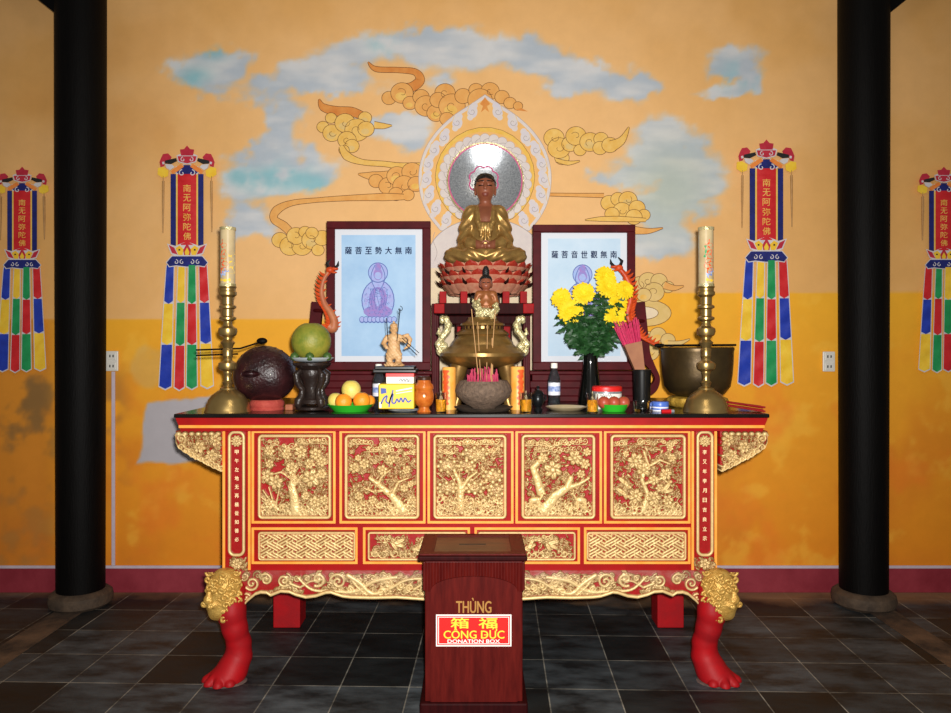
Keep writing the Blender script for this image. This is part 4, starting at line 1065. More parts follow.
for mir in (0, 1):
    x0, x1 = X(273 if not mir else 657.5, 4.0), X(300 if not mir else 684, 4.0)
    b = MB(); b.box((x0, 4.0, 0), (x1, 4.14, Z(560, 4.0)), .006); b.build('leg', 'red_dusty', altar)
for px in (224, 719.4):
    x = X(px, 3.36); b = MB(); b.lathe((x, 3.37, 0), [(.10, 0), (.098, .0011), (0, .0012)], 17, 1, .75)
    # worn plaster the foot stands in
    tag(b.build('plaster_pad', 'pad_stone', loc=(x, 3.37, 0)), 'worn plaster patch under the %s claw foot of the altar' % ('left' if px < 400 else 'right'), 'plaster pad')

# ================================================================== DONATION BOX
YF = 3.05
box = thing('donation_box', 'dark red wooden donation box standing before the altar', 'donation box', (0, 3.2, 0))
def dbox(b, x0, x1, y0, y1, Yf, Yr, ch=.004): b.box((X(x0, Yf), Yf, max(0, Z(y1, Yf))), (X(x1, Yf), Yr, Z(y0, Yf)), ch); return b
b = MB(); dbox(b, 425, 522.6, 561.5, 704, YF, 3.34); dbox(b, 422.8, 525, 562, 591, YF+.004, 3.345); b.build('body', 'mahogany', box)
b = MB(); dbox(b, 418, 527.5, 556.5, 561.5, 3.02, 3.38, .006); lid = b.build('lid', 'mahogany_dark', box)
b = MB(); zt = Z(556.5, 3.02)
for a in ((-.228, 3.035, .205, 3.075), (-.228, 3.325, .205, 3.365), (-.228, 3.075, -.17, 3.325), (.147, 3.075, .205, 3.325)): b.box((a[0], a[1], zt-.002), (a[2], a[3], zt+.006), .002)
b.build('lid_frame', 'mahogany', lid)
b = MB(); b.box((-.17, 3.075, zt-.002), (.147, 3.325, zt+.002)); b.build('lid_panel', 'mahogany_top', lid)
b = MB(); b.box((-.07, 3.19, zt-.001), (.045, 3.205, zt+.0026)); b.build('coin_slot', 'dark_slot', lid)
b = MB()
for k in range(33):
    x = 426.2+k*2.95
    arch = 577+15*(abs((x-474)/44))**2.2
    b.tube([P(x, 562.5, YF-.001), P(x, min(arch, 592)-.6, YF-.001)], .0050, 6)
b.build('fluting', 'mahogany', box)
b = MB(); ap = [(430.5, 702), (430.5, 592)]+[(474-43.5*math.cos(PI*k/24), 592-15.5*math.sin(PI*k/24)**.9) for k in range(1, 24)]+[(517.5, 592), (517.5, 702)]
b.poly_px(ap, YF-.010, .012); b.build('arched_panel', 'mahogany', box)
b = MB(); dbox(b, 419.5, 528, 703.5, 719, 3.03, 3.37, .008); b.build('plinth', 'mahogany_dark', box)
sg = MB(); sg.use(0); sg.poly_px([(436, 614.6), (511.4, 614.6), (511.4, 646.4), (436, 646.4)], YF-.0125, .0015)
sg.use(1); sg.poly_px([(437.2, 615.8), (510.2, 615.8), (510.2, 645.2), (437.2, 645.2)], YF-.0132, .0005)
sg.use(0); sg.poly_px([(438.2, 616.8), (509.2, 616.8), (509.2, 644.2), (438.2, 644.2)], YF-.0138, .0005)
sg.use(1); sg.poly_px([(438.9, 617.5), (508.5, 617.5), (508.5, 643.5), (438.9, 643.5)], YF-.0144, .0005)
sign = sg.build('sign', ['sign_white', 'sign_red'], box)
b = MB(); b.text_px('箱', 450.5, 469, 618, 628.4, YF-.0152, .28); b.text_px('福', 478.5, 497.5, 618, 628.4, YF-.0152, .28); b.text_px('CÔNG DỨC', 443.5, 504.5, 627.8, 638.6, YF-.0156, .2); b.strip_px([(483.9, 634.9), (488.4, 634.9)], .9, YF-.0160); b.build('yellow_lettering', 'sign_yellow', sign)
b = MB(); b.text_px('DONATION BOX', 447.5, 500, 639.5, 643.0, YF-.0153, .12); b.build('white_lettering', 'sign_white', sign)
b = MB(); b.text_px('THÙNG', 456, 491.5, 598, 613, YF-.0112, .25); b.build('gold_lettering', 'gold_dull', box)
# ================================================================== THINGS ON THE ALTAR
def plathe(b, cx, Y, prof, n=40, sx=1, sy=1, floor=T):
    """turned profile surveyed as (radius px, y px) on the plane Y"""
    b.lathe((X(cx, Y), Y, 0), [(r*Y/F, max(Z(y, Y), floor)) for r, y in prof], n, sx, sy); return b
def base(cx, Y, z=T): return (X(cx, Y), Y, z)
def figure(name, fld, basep, s, mats, parent, fmat=None, mirror=1, rot=0.):
    V, Q = fld.mesh(); fm = None
    if fmat is not None:
        c = V[Q].mean(1); fm = fmat(c[:, 0], c[:, 1], c[:, 2])
    return np_mesh(name, to_world(V, basep, s, mirror, rot), Q, mats, parent, fmat=fm)

# ---- central throne, lotus and Buddha
YT = 4.20; s4 = YT/F
deck0, deck1 = Z(314, 3.82), Z(303, 3.82)
th = thing('altar_throne', 'red and black lacquered throne carrying the lotus behind the incense burner', 'throne', base(484, YT))
xl, xr = X(435, 3.82), X(533, 3.82)
b = MB(); b.box((xl, 3.82, deck0), (xr, 4.075, deck1), .004); b.box(((xl+xr)/2-.18, 4.07, deck0), ((xl+xr)/2+.18, 4.36, deck1), .004); b.build('deck', 'mahogany_dark', th)
b = MB()
for x0, x1 in ((434, 444.5), (523, 534)): b = MB(); b.box((X(x0, 3.815), 3.806, Z(313.4, 3.815)), (X(x1, 3.815), 3.84, Z(303.6, 3.815)), .004); b.build('deck_end', 'throne_red', th)
b = MB(); hx = (xr-xl)/2; xc = (xl+xr)/2
b.box((xc-.15, 3.96, T+.03), (xc+.15, 4.34, deck0), .006); b.box((xc-.19, 3.955, deck0-.05), (xc+.19, 4.35, deck0-.002), .006); b.build('pedestal_body', 'mahogany_dark', th)
b = MB(); b.box((xc-.2, 3.95, T), (xc+.2, 4.36, T+.035), .006); b.build('foot', 'mahogany_dark', th)
b = MB()
for sx in (-1, 1):
    b = MB(); b.box((xc+sx*.11-.03, 3.95, deck0-.16), (xc+sx*.11+.03, 3.962, deck0-.06), .004); b.build('panel', 'throne_red', th)
# posts between deck and lotus
zt = Z(296, YT)
for px in (443, 464, 506, 523.5):
    b = MB(); x = X(px, 3.9); b.box((x-.018, 3.885, deck1), (x+.018, 3.92, Z(291.5, 3.9)), .003); b.build('post', 'throne_red', th)
b = MB(); b.box((xc-.07, 4.09, deck1), (xc+.09, 4.30, zt-.002), .004); b.build('core', 'lotus_dark', th)

lo = thing('lotus_seat', 'red lotus of overlapping petals under the large seated Buddha', 'lotus', (X(485, YT), YT, zt))
b = MB(); c = (X(485, YT), YT, 0)
b.lathe(c, [(0, zt), (22*s4, zt), (34*s4, Z(291, YT)), (41*s4, Z(283, YT)), (42*s4, Z(272, YT)), (40*s4, Z(266.6, YT)), (0, Z(266.6, YT))], 40); b.build('core', 'lotus_dark', lo)
def petal(b, ang, R, z0, z1, wid, out, curl):
    n, w = 8, 6; vs = []; fs = []
    for j in range(n+1):
        v = j/n; hw = wid*math.sin(PI*min(.12+.78*v, 1))**.75*(1 if v < .8 else max(.0, 1-((v-.8)/.2)**2*.92))
        for i in range(w+1):
            u = 2*i/w-1; r = R+out*math.sin(v*PI*.5)**1.3+curl*max(0, v-.75)*2-abs(u)**2*.012
            a = ang+u*hw/R; vs.append((c[0]+r*math.sin(a), c[1]-r*math.cos(a), z0+(z1-z0)*v-.004*u*u))
    for j in range(n):
        for i in range(w): a = j*(w+1)+i; fs.append((a, a+1, a+w+2, a+w+1))
    o = len(b.f); b.add(vs, fs)
    for k, f in enumerate(fs):
        j, i = k//w, k % w
        if j < n*.52 or i in (0, w-1) and j < n-1: b.m[o+k] = 1
for row, (n, R, ya, yb, wd, out, curl, off) in enumerate(((20, 39, 279, 264.3, 9.6, 7.2, 2.2, 0), (20, 39, 287.5, 272.8, 9.8, 7.2, 2.2, .5), (20, 36.5, 295, 281, 9.4, 8.6, 2.2, 0))):
    b = MB()
    for k in range(n): petal(b, 2*PI*(k+off)/n, R*s4, Z(ya, YT), Z(yb, YT), wd*s4, out*s4, curl*s4)
    b.build('petal_row', ['lotus_red', 'lotus_edge'], lo, sharp=0)
b = MB()
for k in range(14):
    a = 2*PI*k/14; rr = 43*s4; p = (c[0]+rr*math.sin(a), c[1]-rr*math.cos(a)); q = (c[0]+1.1*rr*math.sin(a), c[1]-1.1*rr*math.cos(a))
    for yy in (276, 286): b.tube([(p[0], p[1], Z(yy, YT)), (q[0], q[1], Z(yy-1, YT)), (c[0]+1.17*rr*math.sin(a), c[1]-1.17*rr*math.cos(a), Z(yy-4.5, YT))], [.010, .008, .001], 6)
b.build('leaves', 'lotus_dark', lo)

def buddha():
    t = thing('buddha_statue', 'large gilded Buddha statue seated in meditation on the red lotus', 'statue', (X(485.5, YT), YT, Z(264.5, YT)))
    f = Field((-46, -1, -22), (46, 104, 42), .72)
    for s in (-1, 1):
        f.chain([(s*10, 8, 2), (s*25, 9, 10), (s*31.5, 8, 16)], [10, 9.5, 8], 3)
        f.chain([(s*31.5, 7.5, 17), (s*16, 7, 27), (-s*6, 8.5, 27)], [8, 7, 5.5], 3)
    f.ell((0, 8, 10), (34, 8.5, 18), 3)
    f.chain([(0, 10, 1), (0, 26, 1), (0, 44, 0)], [16, 14.5, 14], 4); f.ell((0, 41, 1), (16.5, 17, 12), 4)
    f.cap((-12.5, 53, 0), (12.5, 53, 0), 8.2, k=4)
    for s in (-1, 1):
        f.chain([(s*14.5, 52, 0), (s*18.5, 38, 2), (s*19.6, 26, 6)], [7.4, 7.2, 7.2], 3); f.chain([(s*19.6, 25, 7), (s*14, 20, 18), (s*7, 18.5, 24)], [7, 6.2, 4], 2.5)
        f.chain([(s*19.8, 26, 4), (s*20.5, 16, 8), (s*19, 11, 14)], [7.2, 6.4, 4], 3)       # hanging sleeve
        f.cap((s*8, 18, 24), (s*3, 16.6, 27), 3.6, 2.8, 1.5)
        for k in range(4): f.cap((s*4.5, 17.6-k*.9, 27-k*.4), (-s*(4-k*.4), 17.3-k*1.0, 28.6-k*.5), 1.15, .9, .35)
        f.cap((s*5, 19.5, 26), (s*.7, 21.6, 27), 1.4, 1., .5)
    f.cap((0, 56, 0), (0, 68, 1.5), 6.2, 5.6, 3)
    f.ell((0, 78.4, 1), (9.7, 12.2, 11.5), 2); f.ell((0, 71, 4), (7.4, 6, 7.5), 3)
    f.cap((0, 81, 12.2), (0, 75.3, 14.8), 1., 2., 1.2); f.ell((0, 70.2, 11.4), (3.2, 1., 1.4), .4); f.ell((0, 68.7, 11), (2.6, 1., 1.4), .4)
    for s in (-1, 1):
        f.ell((s*9.9, 76.5, -.5), (1.4, 6.6, 2.8), .6); f.ell((s*4.6, 79.6, 11), (2.9, 1.3, 1.6), .5); f.cap((s*2, 82.6, 12), (s*7.5, 82.8, 9.6), .8, .6, .7)
        f.cut(f.f_ell((s*4.6, 78.4, 12.6), (2.8, .5, 1)), .5)
    # robe: collar bands and folds
    for s in (-1, 1): f.chain([(s*5, 60, 5), (s*8, 52, 9.5), (s*7.5, 42, 13), (s*4, 32, 15.5)], [1.8, 2.6, 2.6, 2.2], .8)
    th_ = np.arctan2(f.U, f.W+6); robe = (f.V < 58)
    fold = .55*np.sin(f.V*.62+np.abs(f.U)*.62)*sstep(9, 15, np.abs(f.U))*sstep(20, 26, f.V)+.5*np.sin(np.abs(f.U)*.5-f.V*.9)*sstep(18, 14, f.V)
    f.d = f.d-fold*robe*.8
    # knot on the belly
    for a, c_ in (((-5, 40, 14.8), (5, 40, 14.8)), ((-6, 34, 15.8), (6, 34, 15.8)), ((-4.5, 28, 16), (-3, 40, 15.5)), ((4.5, 28, 16), (3, 40, 15.5)), ((0, 24, 17), (0, 40, 15.5))): f.cap(a, c_, 1.7, k=.6)
    f.ell((0, 37, 15), (4, 4, 3), .8); f.d = np.maximum(f.d, -f.V)
    def fm(u, v, w):
        skin = (v > 58.5) & (np.abs(u) < 13.5) & ~((np.abs(u) > 7) & (v < 62))
        chest = (np.abs(u) < 4.8+(v-44)*.12) & (v > 41.5) & (v <= 60) & (w > 2)
        hand = (v < 23) & (v > 12) & (np.abs(u) < 9.5) & (w > 21.5) & (v > 13.4)
        m = np.zeros(len(u), int); m[chest | hand] = 1; m[skin] = 2
        lips = (v > 67.8) & (v < 71.2) & (np.abs(u) < 3.3) & (w > 11.0) & (v > 58); m[lips] = 3
        slit = (v > 77.9) & (v < 78.9) & (np.abs(np.abs(u)-4.6) < 2.9) & (w > 9); m[slit] = 4
        brow = (v > 82.2) & (v < 83.5) & (np.abs(np.abs(u)-4.8) < 3.3) & (w > 8.5); m[brow] = 4
        return m
    figure('body', f, (X(485.2, YT), YT, Z(266.1, YT)), s4, ['buddha_gold', 'buddha_skin', 'buddha_face', 'lip_red', 'eye_white'], t, fm)
    g = Field((-15, 72, -16), (15, 102, 16), .5)
    g.ell((0, 81.5, -1), (10.9, 10.4, 12.4), 1); g.ell((0, 89, -2), (6.8, 3.6, 6.6), 3)
    bump = .55*(np.sin(g.U*1.9+g.W*.4)*np.sin(g.V*1.9)+np.sin(g.W*1.9)*.5); g.d = g.d-bump*.5
    cut = np.maximum(g.W-2, 0*g.V); g.d = np.maximum(g.d, np.minimum(g.W-2.5, 85.6-.016*g.U**2-g.V))
    g.d = np.maximum(g.d, 75-g.V+np.abs(g.W)*.1)
    figure('hair', g, (X(485.2, YT), YT, Z(266.1, YT)), s4, 'hair_black', t)
buddha()

# ---- little Buddha on the throne deck
def small_buddha():
    Y = 3.742; s = Y/F; bp = (X(486, Y), Y, Z(317.4, 3.70)+.0008)
    t = thing('buddha_figurine', 'small brown Buddha figurine with black topknot on the burner lid, behind the gold lion', 'figurine', bp)
    f = Field((-16, -1, -7), (16, 56, 11), .42); h = 12.4
    f.ell((0, 2.6, 0), (11.5, 3.2, 5.4), 1.5)
    f.chain([(0, 4, 0), (0, 13, 0), (0, 22, 0)], [5.6, 5.6, 5.4], 2); f.ell((0, 13, 0), (9, 11, 5.2), 2); f.cap((-6.6, 23.4, 0), (6.6, 23.4, 0), 3.7, k=2)
    for q in (-1, 1):
        f.chain([(q*8, 23, 0), (q*10, 13.5, 1), (q*4, 10.5, 5.6)], [3.3, 3.1, 1.8], 1.2)
        for j in range(4): f.cap((q*3.5, 11.2-j*.7, 6.2), (-q*1.2, 11-j*.7, 6.8), .6, .5, .2)
        f.ell((q*5.9, 21+h, 0), (.9, 3, 1.4), .4); f.ell((q*2.2, 22.8+h, 5.3), (1.4, .6, .8), .3)
    f.cap((0, 23, 0), (0, 17+h, .5), 3, 2.8, 1.5); f.ell((0, 22+h, .5), (5.9, 7, 6), 1); f.ell((0, 18.4+h, 2), (3.8, 3, 3.8), 1.5)
    f.cap((0, 23.4+h, 6.2), (0, 20.6+h, 7.2), .5, .9, .5); f.ell((0, 18.4+h, 5.7), (1.7, .5, .7), .2); f.d = np.maximum(f.d, -f.V)
    f.d -= .13*np.sin(f.V*.9+np.abs(f.U)*.9)*(f.V < 23)
    def fm(u, v, w):
        m = np.zeros(len(u), int); m[v > 26.5] = 1
        m[(v > 21.8+h) & (v < 22.6+h) & (np.abs(np.abs(u)-2.2) < 1.3) & (w > 4.5)] = 2
        m[(v > 17.9+h) & (v < 18.9+h) & (np.abs(u) < 1.7) & (w > 5.6)] = 3; return m
    figure('body', f, bp, s, [mat('robe_terracotta', '9a5a2c', .45, .2, c2='7c4a26', scale=60), 'buddha_face', 'eye_white', 'lip_red'], t, fm)
    g = Field((-8, 20+h, -8), (8, 56, 8), .36); g.ell((0, 25+h, -.4), (6.3, 5.6, 6.2), .5); g.ell((0, 33+h, -.5), (3.4, 6.5, 3.4), 1.2)
    g.d -= .2*np.sin(g.U*3.2)*np.sin(g.V*3.2); g.d = np.maximum(g.d, np.minimum(g.W-2, 26.4+h-.03*g.U**2-g.V)); figure('hair', g, bp, s, 'hair_black', t)
small_buddha()

# ---- bronze incense burner
YK = 3.70; sk = YK/F
t = thing('incense_burner', 'big bronze incense burner with tiered lid and scrolled handles', 'incense burner', base(482.5, YK))
b = MB(); plathe(b, 482.5, YK, [(0, 367.5), (20, 367.5), (30, 365), (38, 361), (42.5, 356), (42.5, 353), (38, 349), (33, 346.5), (31.5, 344.5), (0, 344.5)], 56); b.build('belly', 'brass_dark', t)
b = MB(); plathe(b, 482.5, YK, [(31, 344.6), (30.5, 342), (27, 338), (25, 335.5), (27, 334.5), (25.5, 332.5), (20.5, 329), (20.5, 326.5), (22.5, 325.5), (22, 323.8), (16.5, 321.5), (15, 319.5), (14.8, 317.5), (0, 317.5)], 56); b.build('lid', 'brass_dark', t)
b = MB()
for k in range(26):
    a = 2*PI*k/26; x, y = X(482.5, YK)+20.6*sk*math.cos(a), YK+20.6*sk*math.sin(a)
    b.tube([(x, y, Z(329, YK)), (x, y, Z(326.4, YK))], .0045, 6)
b.build('dentil_ring', 'lotus_dark', t)
for s in (-1, 1):
    f = Field((-4, 306, -5), (22, 362, 5), .42)     # v is px y flipped later
    pts = [(7, 357), (12, 352), (13.5, 344), (9.5, 337), (5, 331), (3.5, 325), (6, 319.5), (9.5, 318.5), (10.5, 322)]
    f.chain([(15-x if False else x, y, 0) for x, y in pts], [3, 3.2, 3.2, 3.2, 3.4, 3.4, 3.2, 2.6, 1.8], 1.5)
    f.chain([(7, 357, 0), (3, 352, 0), (-1, 349, 0)], [3.2, 3, 2.4], 1.5); f.chain([(9, 337, 0), (13.5, 333, 0), (13, 329, 0)], [2.4, 1.8, 1.2], 1)
    f.ell((7, 346, 0), (3, 4, 2.5), 1.5)
    f.d -= .5*np.sin(f.U*1.5)*np.sin(f.V*1.5)*np.cos(f.W*1.3)
    V, Q = f.mesh(); W = np.stack([X(482.5, YK)+s*(30.5+V[:, 0])*sk, YK-V[:, 2]*sk, EYE-(V[:, 1]-HY)*sk], 1)
    np_mesh('handle', W, Q, 'brass_bright', t)
for k in range(3):
    a = -PI/2+2*PI*(k+.5)/3 if True else 0
    x, y = X(482.5, YK)+26*sk*math.cos(a), YK+20*sk*math.sin(a)
    b = MB(); zz = lambda p: Z(p, YK)
    b.tube([(x, y, zz(362)), (x+.012*math.cos(a), y, zz(374)), (x+.02*math.cos(a), y, zz(384)), (x+.01*math.cos(a), y, zz(398)), (x+.022*math.cos(a), y, T+.012)], [.044, .04, .024, .018, .026], 12)
    b.ell((x+.03*math.cos(a), y+.012*math.sin(a), zz(374)), (.028, .028, .03)); b.tube([(x+.022*math.cos(a), y, T+.02), (x+.022*math.cos(a), y, T)], [.034, .036], 12)
    b.build('leg', 'brass_dark', t)
f = Field((-15, -2, -8), (15, 20, 8), .4)
f.ell((0, 5, 0), (9, 5, 5), 2); f.chain([(-5, 6, 0), (-8.5, 12, 1)], [4, 4], 2); f.ell((-8.8, 13.5, 1.5), (4, 4, 4), 1.5); f.ell((-9.5, 12, 5), (2.2, 1.8, 2.4), .8)
for q in (-1, 1): f.ell((-9+q*3, 17, 0), (1.2, 2, 1), .6)
for x in (-8, -4, 5, 8): f.chain([(x, 5, 2.5), (x+1, -1, 3.5)], [2.2, 1.7], 1)
f.chain([(8, 6, 0), (12, 9, 0), (11, 13, 0), (8, 12, 0)], [2.4, 2.2, 2.2, 1.4], 1); f.ell((9.5, 6.5, 2), (4, 3.5, 3), 1.5)
f.d -= .45*np.sin(f.U*1.8)*np.sin(f.V*1.7); f.d = np.maximum(f.d, -1.5-f.V)
figure('lion_finial', f, (X(485, YK), YK-.038, Z(318, YK)), sk, 'brass_bright', t)

# ---- stone bowl with incense
YS = 3.52; ss = YS/F
t = thing('incense_bowl', 'grey stone incense bowl on a dark saucer at the front of the altar', 'incense bowl', base(483.5, YS))
b = MB(); plathe(b, 483.5, YS, [(0, 409.5), (10, 409.5), (13, 406.5), (20, 402.5), (26.6, 396), (28.4, 391), (27.4, 385.5), (24.8, 382), (24, 380.5), (22.6, 380.8), (22, 384), (0, 384.5)], 48); b.build('bowl', 'gray_stone', t)
b = MB(); plathe(b, 483.5, YS, [(0, 414), (16, 414), (24, 410.5), (29.5, 406.5), (28.5, 406.3), (20, 409.3), (12, 410.0), (0, 410.0)], 48); b.build('saucer', 'stone', t)
zs = Z(384.3, YS); c0 = (X(483.5, YS), YS)
stub = None
for k in range(46):
    r = .10*math.sqrt(random.random())*.78; a = random.random()*2*PI
    x, y = c0[0]+r*math.cos(a)*.95, c0[1]+r*math.sin(a)*.7; h = random.uniform(.045, .085)*(1.15-r*4)
    b = MB(); dx, dy = random.uniform(-.012, .012), random.uniform(-.01, .01)
    b.tube([(x, y, zs-.01), (x+dx, y+dy, zs+h)], .0028, 6)
    tag(b.build('incense_stick', 'pink_stick', loc=(x, y, zs-.01)), 'short burnt-down pink incense stick standing in the grey stone bowl', 'incense stick', 'pink incense stubs in the stone bowl')
for k, (xa, xb, yt, w) in enumerate(((479, 471.5, 309, .0022), (481, 477.5, 322, .002), (486.5, 487.5, 325, .002), (490, 495.2, 310, .0022), (492, 492.5, 338, .0045))):
    Y2 = YS-.03+.015*k; b = MB(); b.tube([P(xa, 384, Y2), P(xb, yt, Y2)], w, 6)
    nm = ['leftmost tall tan incense stick in the stone bowl', 'second tall tan incense stick from the left in the stone bowl', 'thin tan incense stick right of the middle of the stone bowl', 'rightmost tall tan incense stick in the stone bowl', 'thick short tan incense stick at the right of the stone bowl'][k]
    tag(b.build('tall_incense_stick', 'tan_stick', loc=P(xa, 384, Y2)), nm, 'incense stick', 'tall incense sticks in the stone bowl')

# ---- brass candlesticks with dragon candles
def candlestick(cx, side):
    Y = 3.468; t = thing('brass_candlestick', 'tall turned brass candlestick at the %s end of the altar' % side, 'candlestick', base(cx, Y))
    prof = [(0, 414), (22.5, 414), (22.6, 411.5), (21.4, 408.5), (21, 405), (19.6, 402.5), (18.8, 399.5), (15.5, 395), (11, 391.5), (7.6, 389.5), (7.2, 388), (4.8, 386.5), (5.2, 384.5), (6.4, 382.5), (4.6, 380.5), (4.1, 377.5), (4.6, 374.5), (5.2, 373), (5.2, 371.5), (8.2, 369), (9, 366), (8.6, 363), (5.4, 360.5), (4.8, 358.5), (6, 356), (5.6, 353.5), (6.2, 350), (5.2, 348), (6.8, 345), (7, 342.5), (5, 339.5), (5.2, 337.5), (8, 335), (9, 331.5), (8.6, 328.5), (6, 326), (5, 323.5), (5, 321.5), (7.9, 319.5), (8, 317.5), (6.6, 316), (6.4, 309.5), (8, 308), (8, 306), (6.8, 304.5), (6.8, 297.5), (8.4, 295), (8.4, 292), (7.4, 291), (7.4, 288.5), (8.2, 287.5), (8.2, 286.5), (0, 286.5)]
    prof = [((r*.84 if r < 7 else r*1.03 if r < 10 else r), y) for r, y in prof]
    b = MB(); plathe(b, cx, Y, prof, 40); b.build('stem', 'brass', t, sharp=28)
    yt, yb = (229, 286.4)
    c = thing('dragon_candle', 'cream candle painted with red and blue motifs, in the %s candlestick' % side, 'candle', (X(cx, Y), Y, Z(yb, Y)))
    b = MB(); plathe(b, cx, Y, [(7.3, yb), (7.3, yt), (0, yt-.3)], 32); b.build('wax', mat('candle_wax', 'b09a72', .3, c2='c8b48a', scale=10, coat=.4), c)
    for nm, (a, q) in (('top_ring', (yt+1.5, yt-1.5)), ('bottom_ring', (yb, yb-2.5))):
        b = MB(); plathe(b, cx, Y, [(7.3, a), (7.9, a), (7.9, q), (7.3, q)], 32, floor=0); b.build(nm, 'brass_bright', c)
    def wrap(pts, m, w, r=7.45):
        b = MB(); s = Y/F; vs = []; fs = []; n = len(pts); pts = smooth_path(pts, 6); n = len(pts)
        for i, (a, y) in enumerate(pts):
            ww = w*(.6+.4*math.sin(i*1.3))
            q = pts[min(i+1, n-1)]; p = pts[max(i-1, 0)]; tx, ty = (q[0]-p[0])*7.4, q[1]-p[1]; l = math.hypot(tx, ty) or 1
            for sg in (-1, 1):
                a2 = a-sg*ty/l*ww/7.4; y2 = y+sg*tx/l*ww
                vs.append((X(cx, Y)+r*s*math.sin(a2), Y-r*s*math.cos(a2), Z(y2, Y)))
        for i in range(n-1): fs.append((2*i, 2*i+1, 2*i+3, 2*i+2))
        b.add(vs, fs); return b.build('painted_motif', m, c, sharp=0)
    o = -.25 if side == 'left' else .3
    wrap([(o-.5, 243), (o-.1, 246), (o-.4, 251), (o, 255), (o-.3, 260), (o+.1, 264), (o-.4, 268), (o+.1, 272)], 'candle_red', 4.4)
    wrap([(o-.7, 246), (o-.6, 252), (o-.8, 258)], 'bn_green', 1.2); wrap([(o+.5, 270), (o, 274), (o-.5, 276)], 'label_blue', 3.0, 7.5)
    wrap([(o+1.0, 252), (o+.8, 260), (o+1.1, 266), (o+.8, 274)], 'bn_yellow', 5.5); wrap([(o-.6, 280), (o+.2, 281), (o+.9, 280)], 'bn_yellow', 1.6)
candlestick(227.8, 'left'); candlestick(706, 'right')

# ---- wooden fish drum on its cushion, and its mallet
YW = 3.60; sw = YW/F
t = thing('drum_cushion', 'round red cushion under the dark wooden fish drum', 'cushion', base(267, YW))
b = MB(); plathe(b, 267, YW, [(0, 414), (15, 414), (17, 411.5), (17.2, 408.5), (16, 406.8), (17, 405), (17, 402), (15, 399.5), (0, 399)], 36); b.build('pad', 'cushion_red', t)
f = Field((-34, -31, -32), (34, 32, 32), .8)
f.ell((0, 0, 0), (29, 27.5, 26), 2); f.ell((12, -3, 0), (18, 22, 22), 6); f.ell((-10, -5, 4), (18, 20, 20), 6)
f.cut(f.f_ell((-7, 0, 24), (8.5, 3.0, 10)), .8)
f.d -= .55*np.maximum(0, np.sin(f.U*1.25+f.V*.5))*np.maximum(0, np.sin(f.V*1.25-f.U*.5))*sstep(2, 10, f.V)
f.d = np.maximum(f.d, -26.5-f.V)
zc = T+.047+26.5*sw
o = np_mesh('wooden_fish', to_world(*[f.mesh()][0][:1], (X(264.5, YW), YW, zc), sw) if False else to_world((VQ := f.mesh())[0], (X(264.5, YW), YW, zc), sw), VQ[1], 'wood_fish', None, loc=(X(264.5, YW), YW, T+.047))
tag(o, 'round dark carved wooden fish drum with a slotted mouth, behind the left candlestick', 'wooden drum')
t = thing('drum_mallet', 'dark thin wooden mallet lying across the top of the wooden fish drum', 'mallet', P(236, 350, YW))
b = MB(); b.tube([P(196, 350, YW-.04), P(240, 348.5, YW-.02), P(262, 341.6, YW)], .0042, 8); b.build('handle', 'black_wood', t)
b = MB(); b.tube([P(196, 355.5, YW-.05), P(238, 354, YW-.04)], .0040, 8); b.build('handle', 'black_wood', t)
b = MB(); b.ell(P(262, 341, YW), (.026, .018, .016)); b.build('head', 'black_wood', t)

# ---- fruit stand with pomelo and limes
YFS = 3.54; sf = YFS/F
t = thing('fruit_stand', 'dark carved wooden fruit stand with curved legs, left of the left picture', 'fruit stand', base(312, YFS))
b = MB(); plathe(b, 312, YFS, [(0, 370), (12, 370), (15, 367.5), (18.6, 365), (19, 362.5), (0, 362)], 32); plathe(b, 312, YFS, [(0, 388), (8, 388), (8.5, 384), (11, 378), (13, 372), (12, 369), (0, 369)], 24); b.build('bowl_support', 'carved_dark', t)
for k in range(4):
    a = PI/4+k*PI/2; q = lambda r, y: (X(312, YFS)+r*sf*math.cos(a), YFS+r*sf*math.sin(a), max(T+.019, Z(y, YFS)))
    b = MB(); b.tube([q(13, 370), q(18, 374), q(17, 382), q(11, 389), q(12, 396), q(15.5, 400), q(16, 404.5), q(14.5, 406.5)], [.012, .018, .016, .015, .017, .02, .018, .012], 10); b.build('leg', 'carved_dark', t)
b = MB(); plathe(b, 312, YFS, [(0, 403), (13, 403), (13.5, 399.5), (9, 396), (7, 388), (0, 388)], 24); b.build('stem', 'carved_dark', t)
b = MB(); plathe(b, 312, YFS, [(0, 409), (16.6, 409), (17, 406.6), (15, 405.8), (0, 405.8)], 32); b.build('foot', 'carved_dark', t)
d = thing('glass_dish', 'pale glass dish on the carved stand holding limes and the pomelo', 'dish', (X(312, YFS), YFS, Z(361.9, YFS)))
b = MB(); plathe(b, 312, YFS, [(0, 361.8), (12, 361.8), (18.5, 360.6), (22, 357.8), (22.2, 357.4), (18.5, 360.0), (12, 361.2), (0, 361.2)], 40); b.build('dish_bowl', 'porcelain', d)
def fruit(name, cx, cy, r, Y, m, label, cat, group=None, ry=None, stem=True):
    t = thing(name, label, cat, (X(cx, Y), Y, Z(cy+r, Y)), group); s = Y/F
    f = MB(); c = P(cx, cy, Y); n = 28
    prof = []
    for k in range(19):
        th_ = PI*k/18; rr = r*math.sin(th_)*s; zz = -(ry or r)*math.cos(th_)*s
        dimple = .10*r*s*math.exp(-(rr/(r*s*.22))**2); zz -= dimple if zz > 0 else -dimple*.5
        prof.append((rr, zz))
    f.lathe(c, prof, n); f.build('flesh', m, t)
    if stem:
        b = MB(); zt_ = c.z+(ry or r)*s-.10*r*s; b.tube([(c.x, c.y, zt_-.002), (c.x+.001, c.y, zt_+.004)], [.0035, .0025], 6); b.build('stem', 'stem_green', t)
    return t
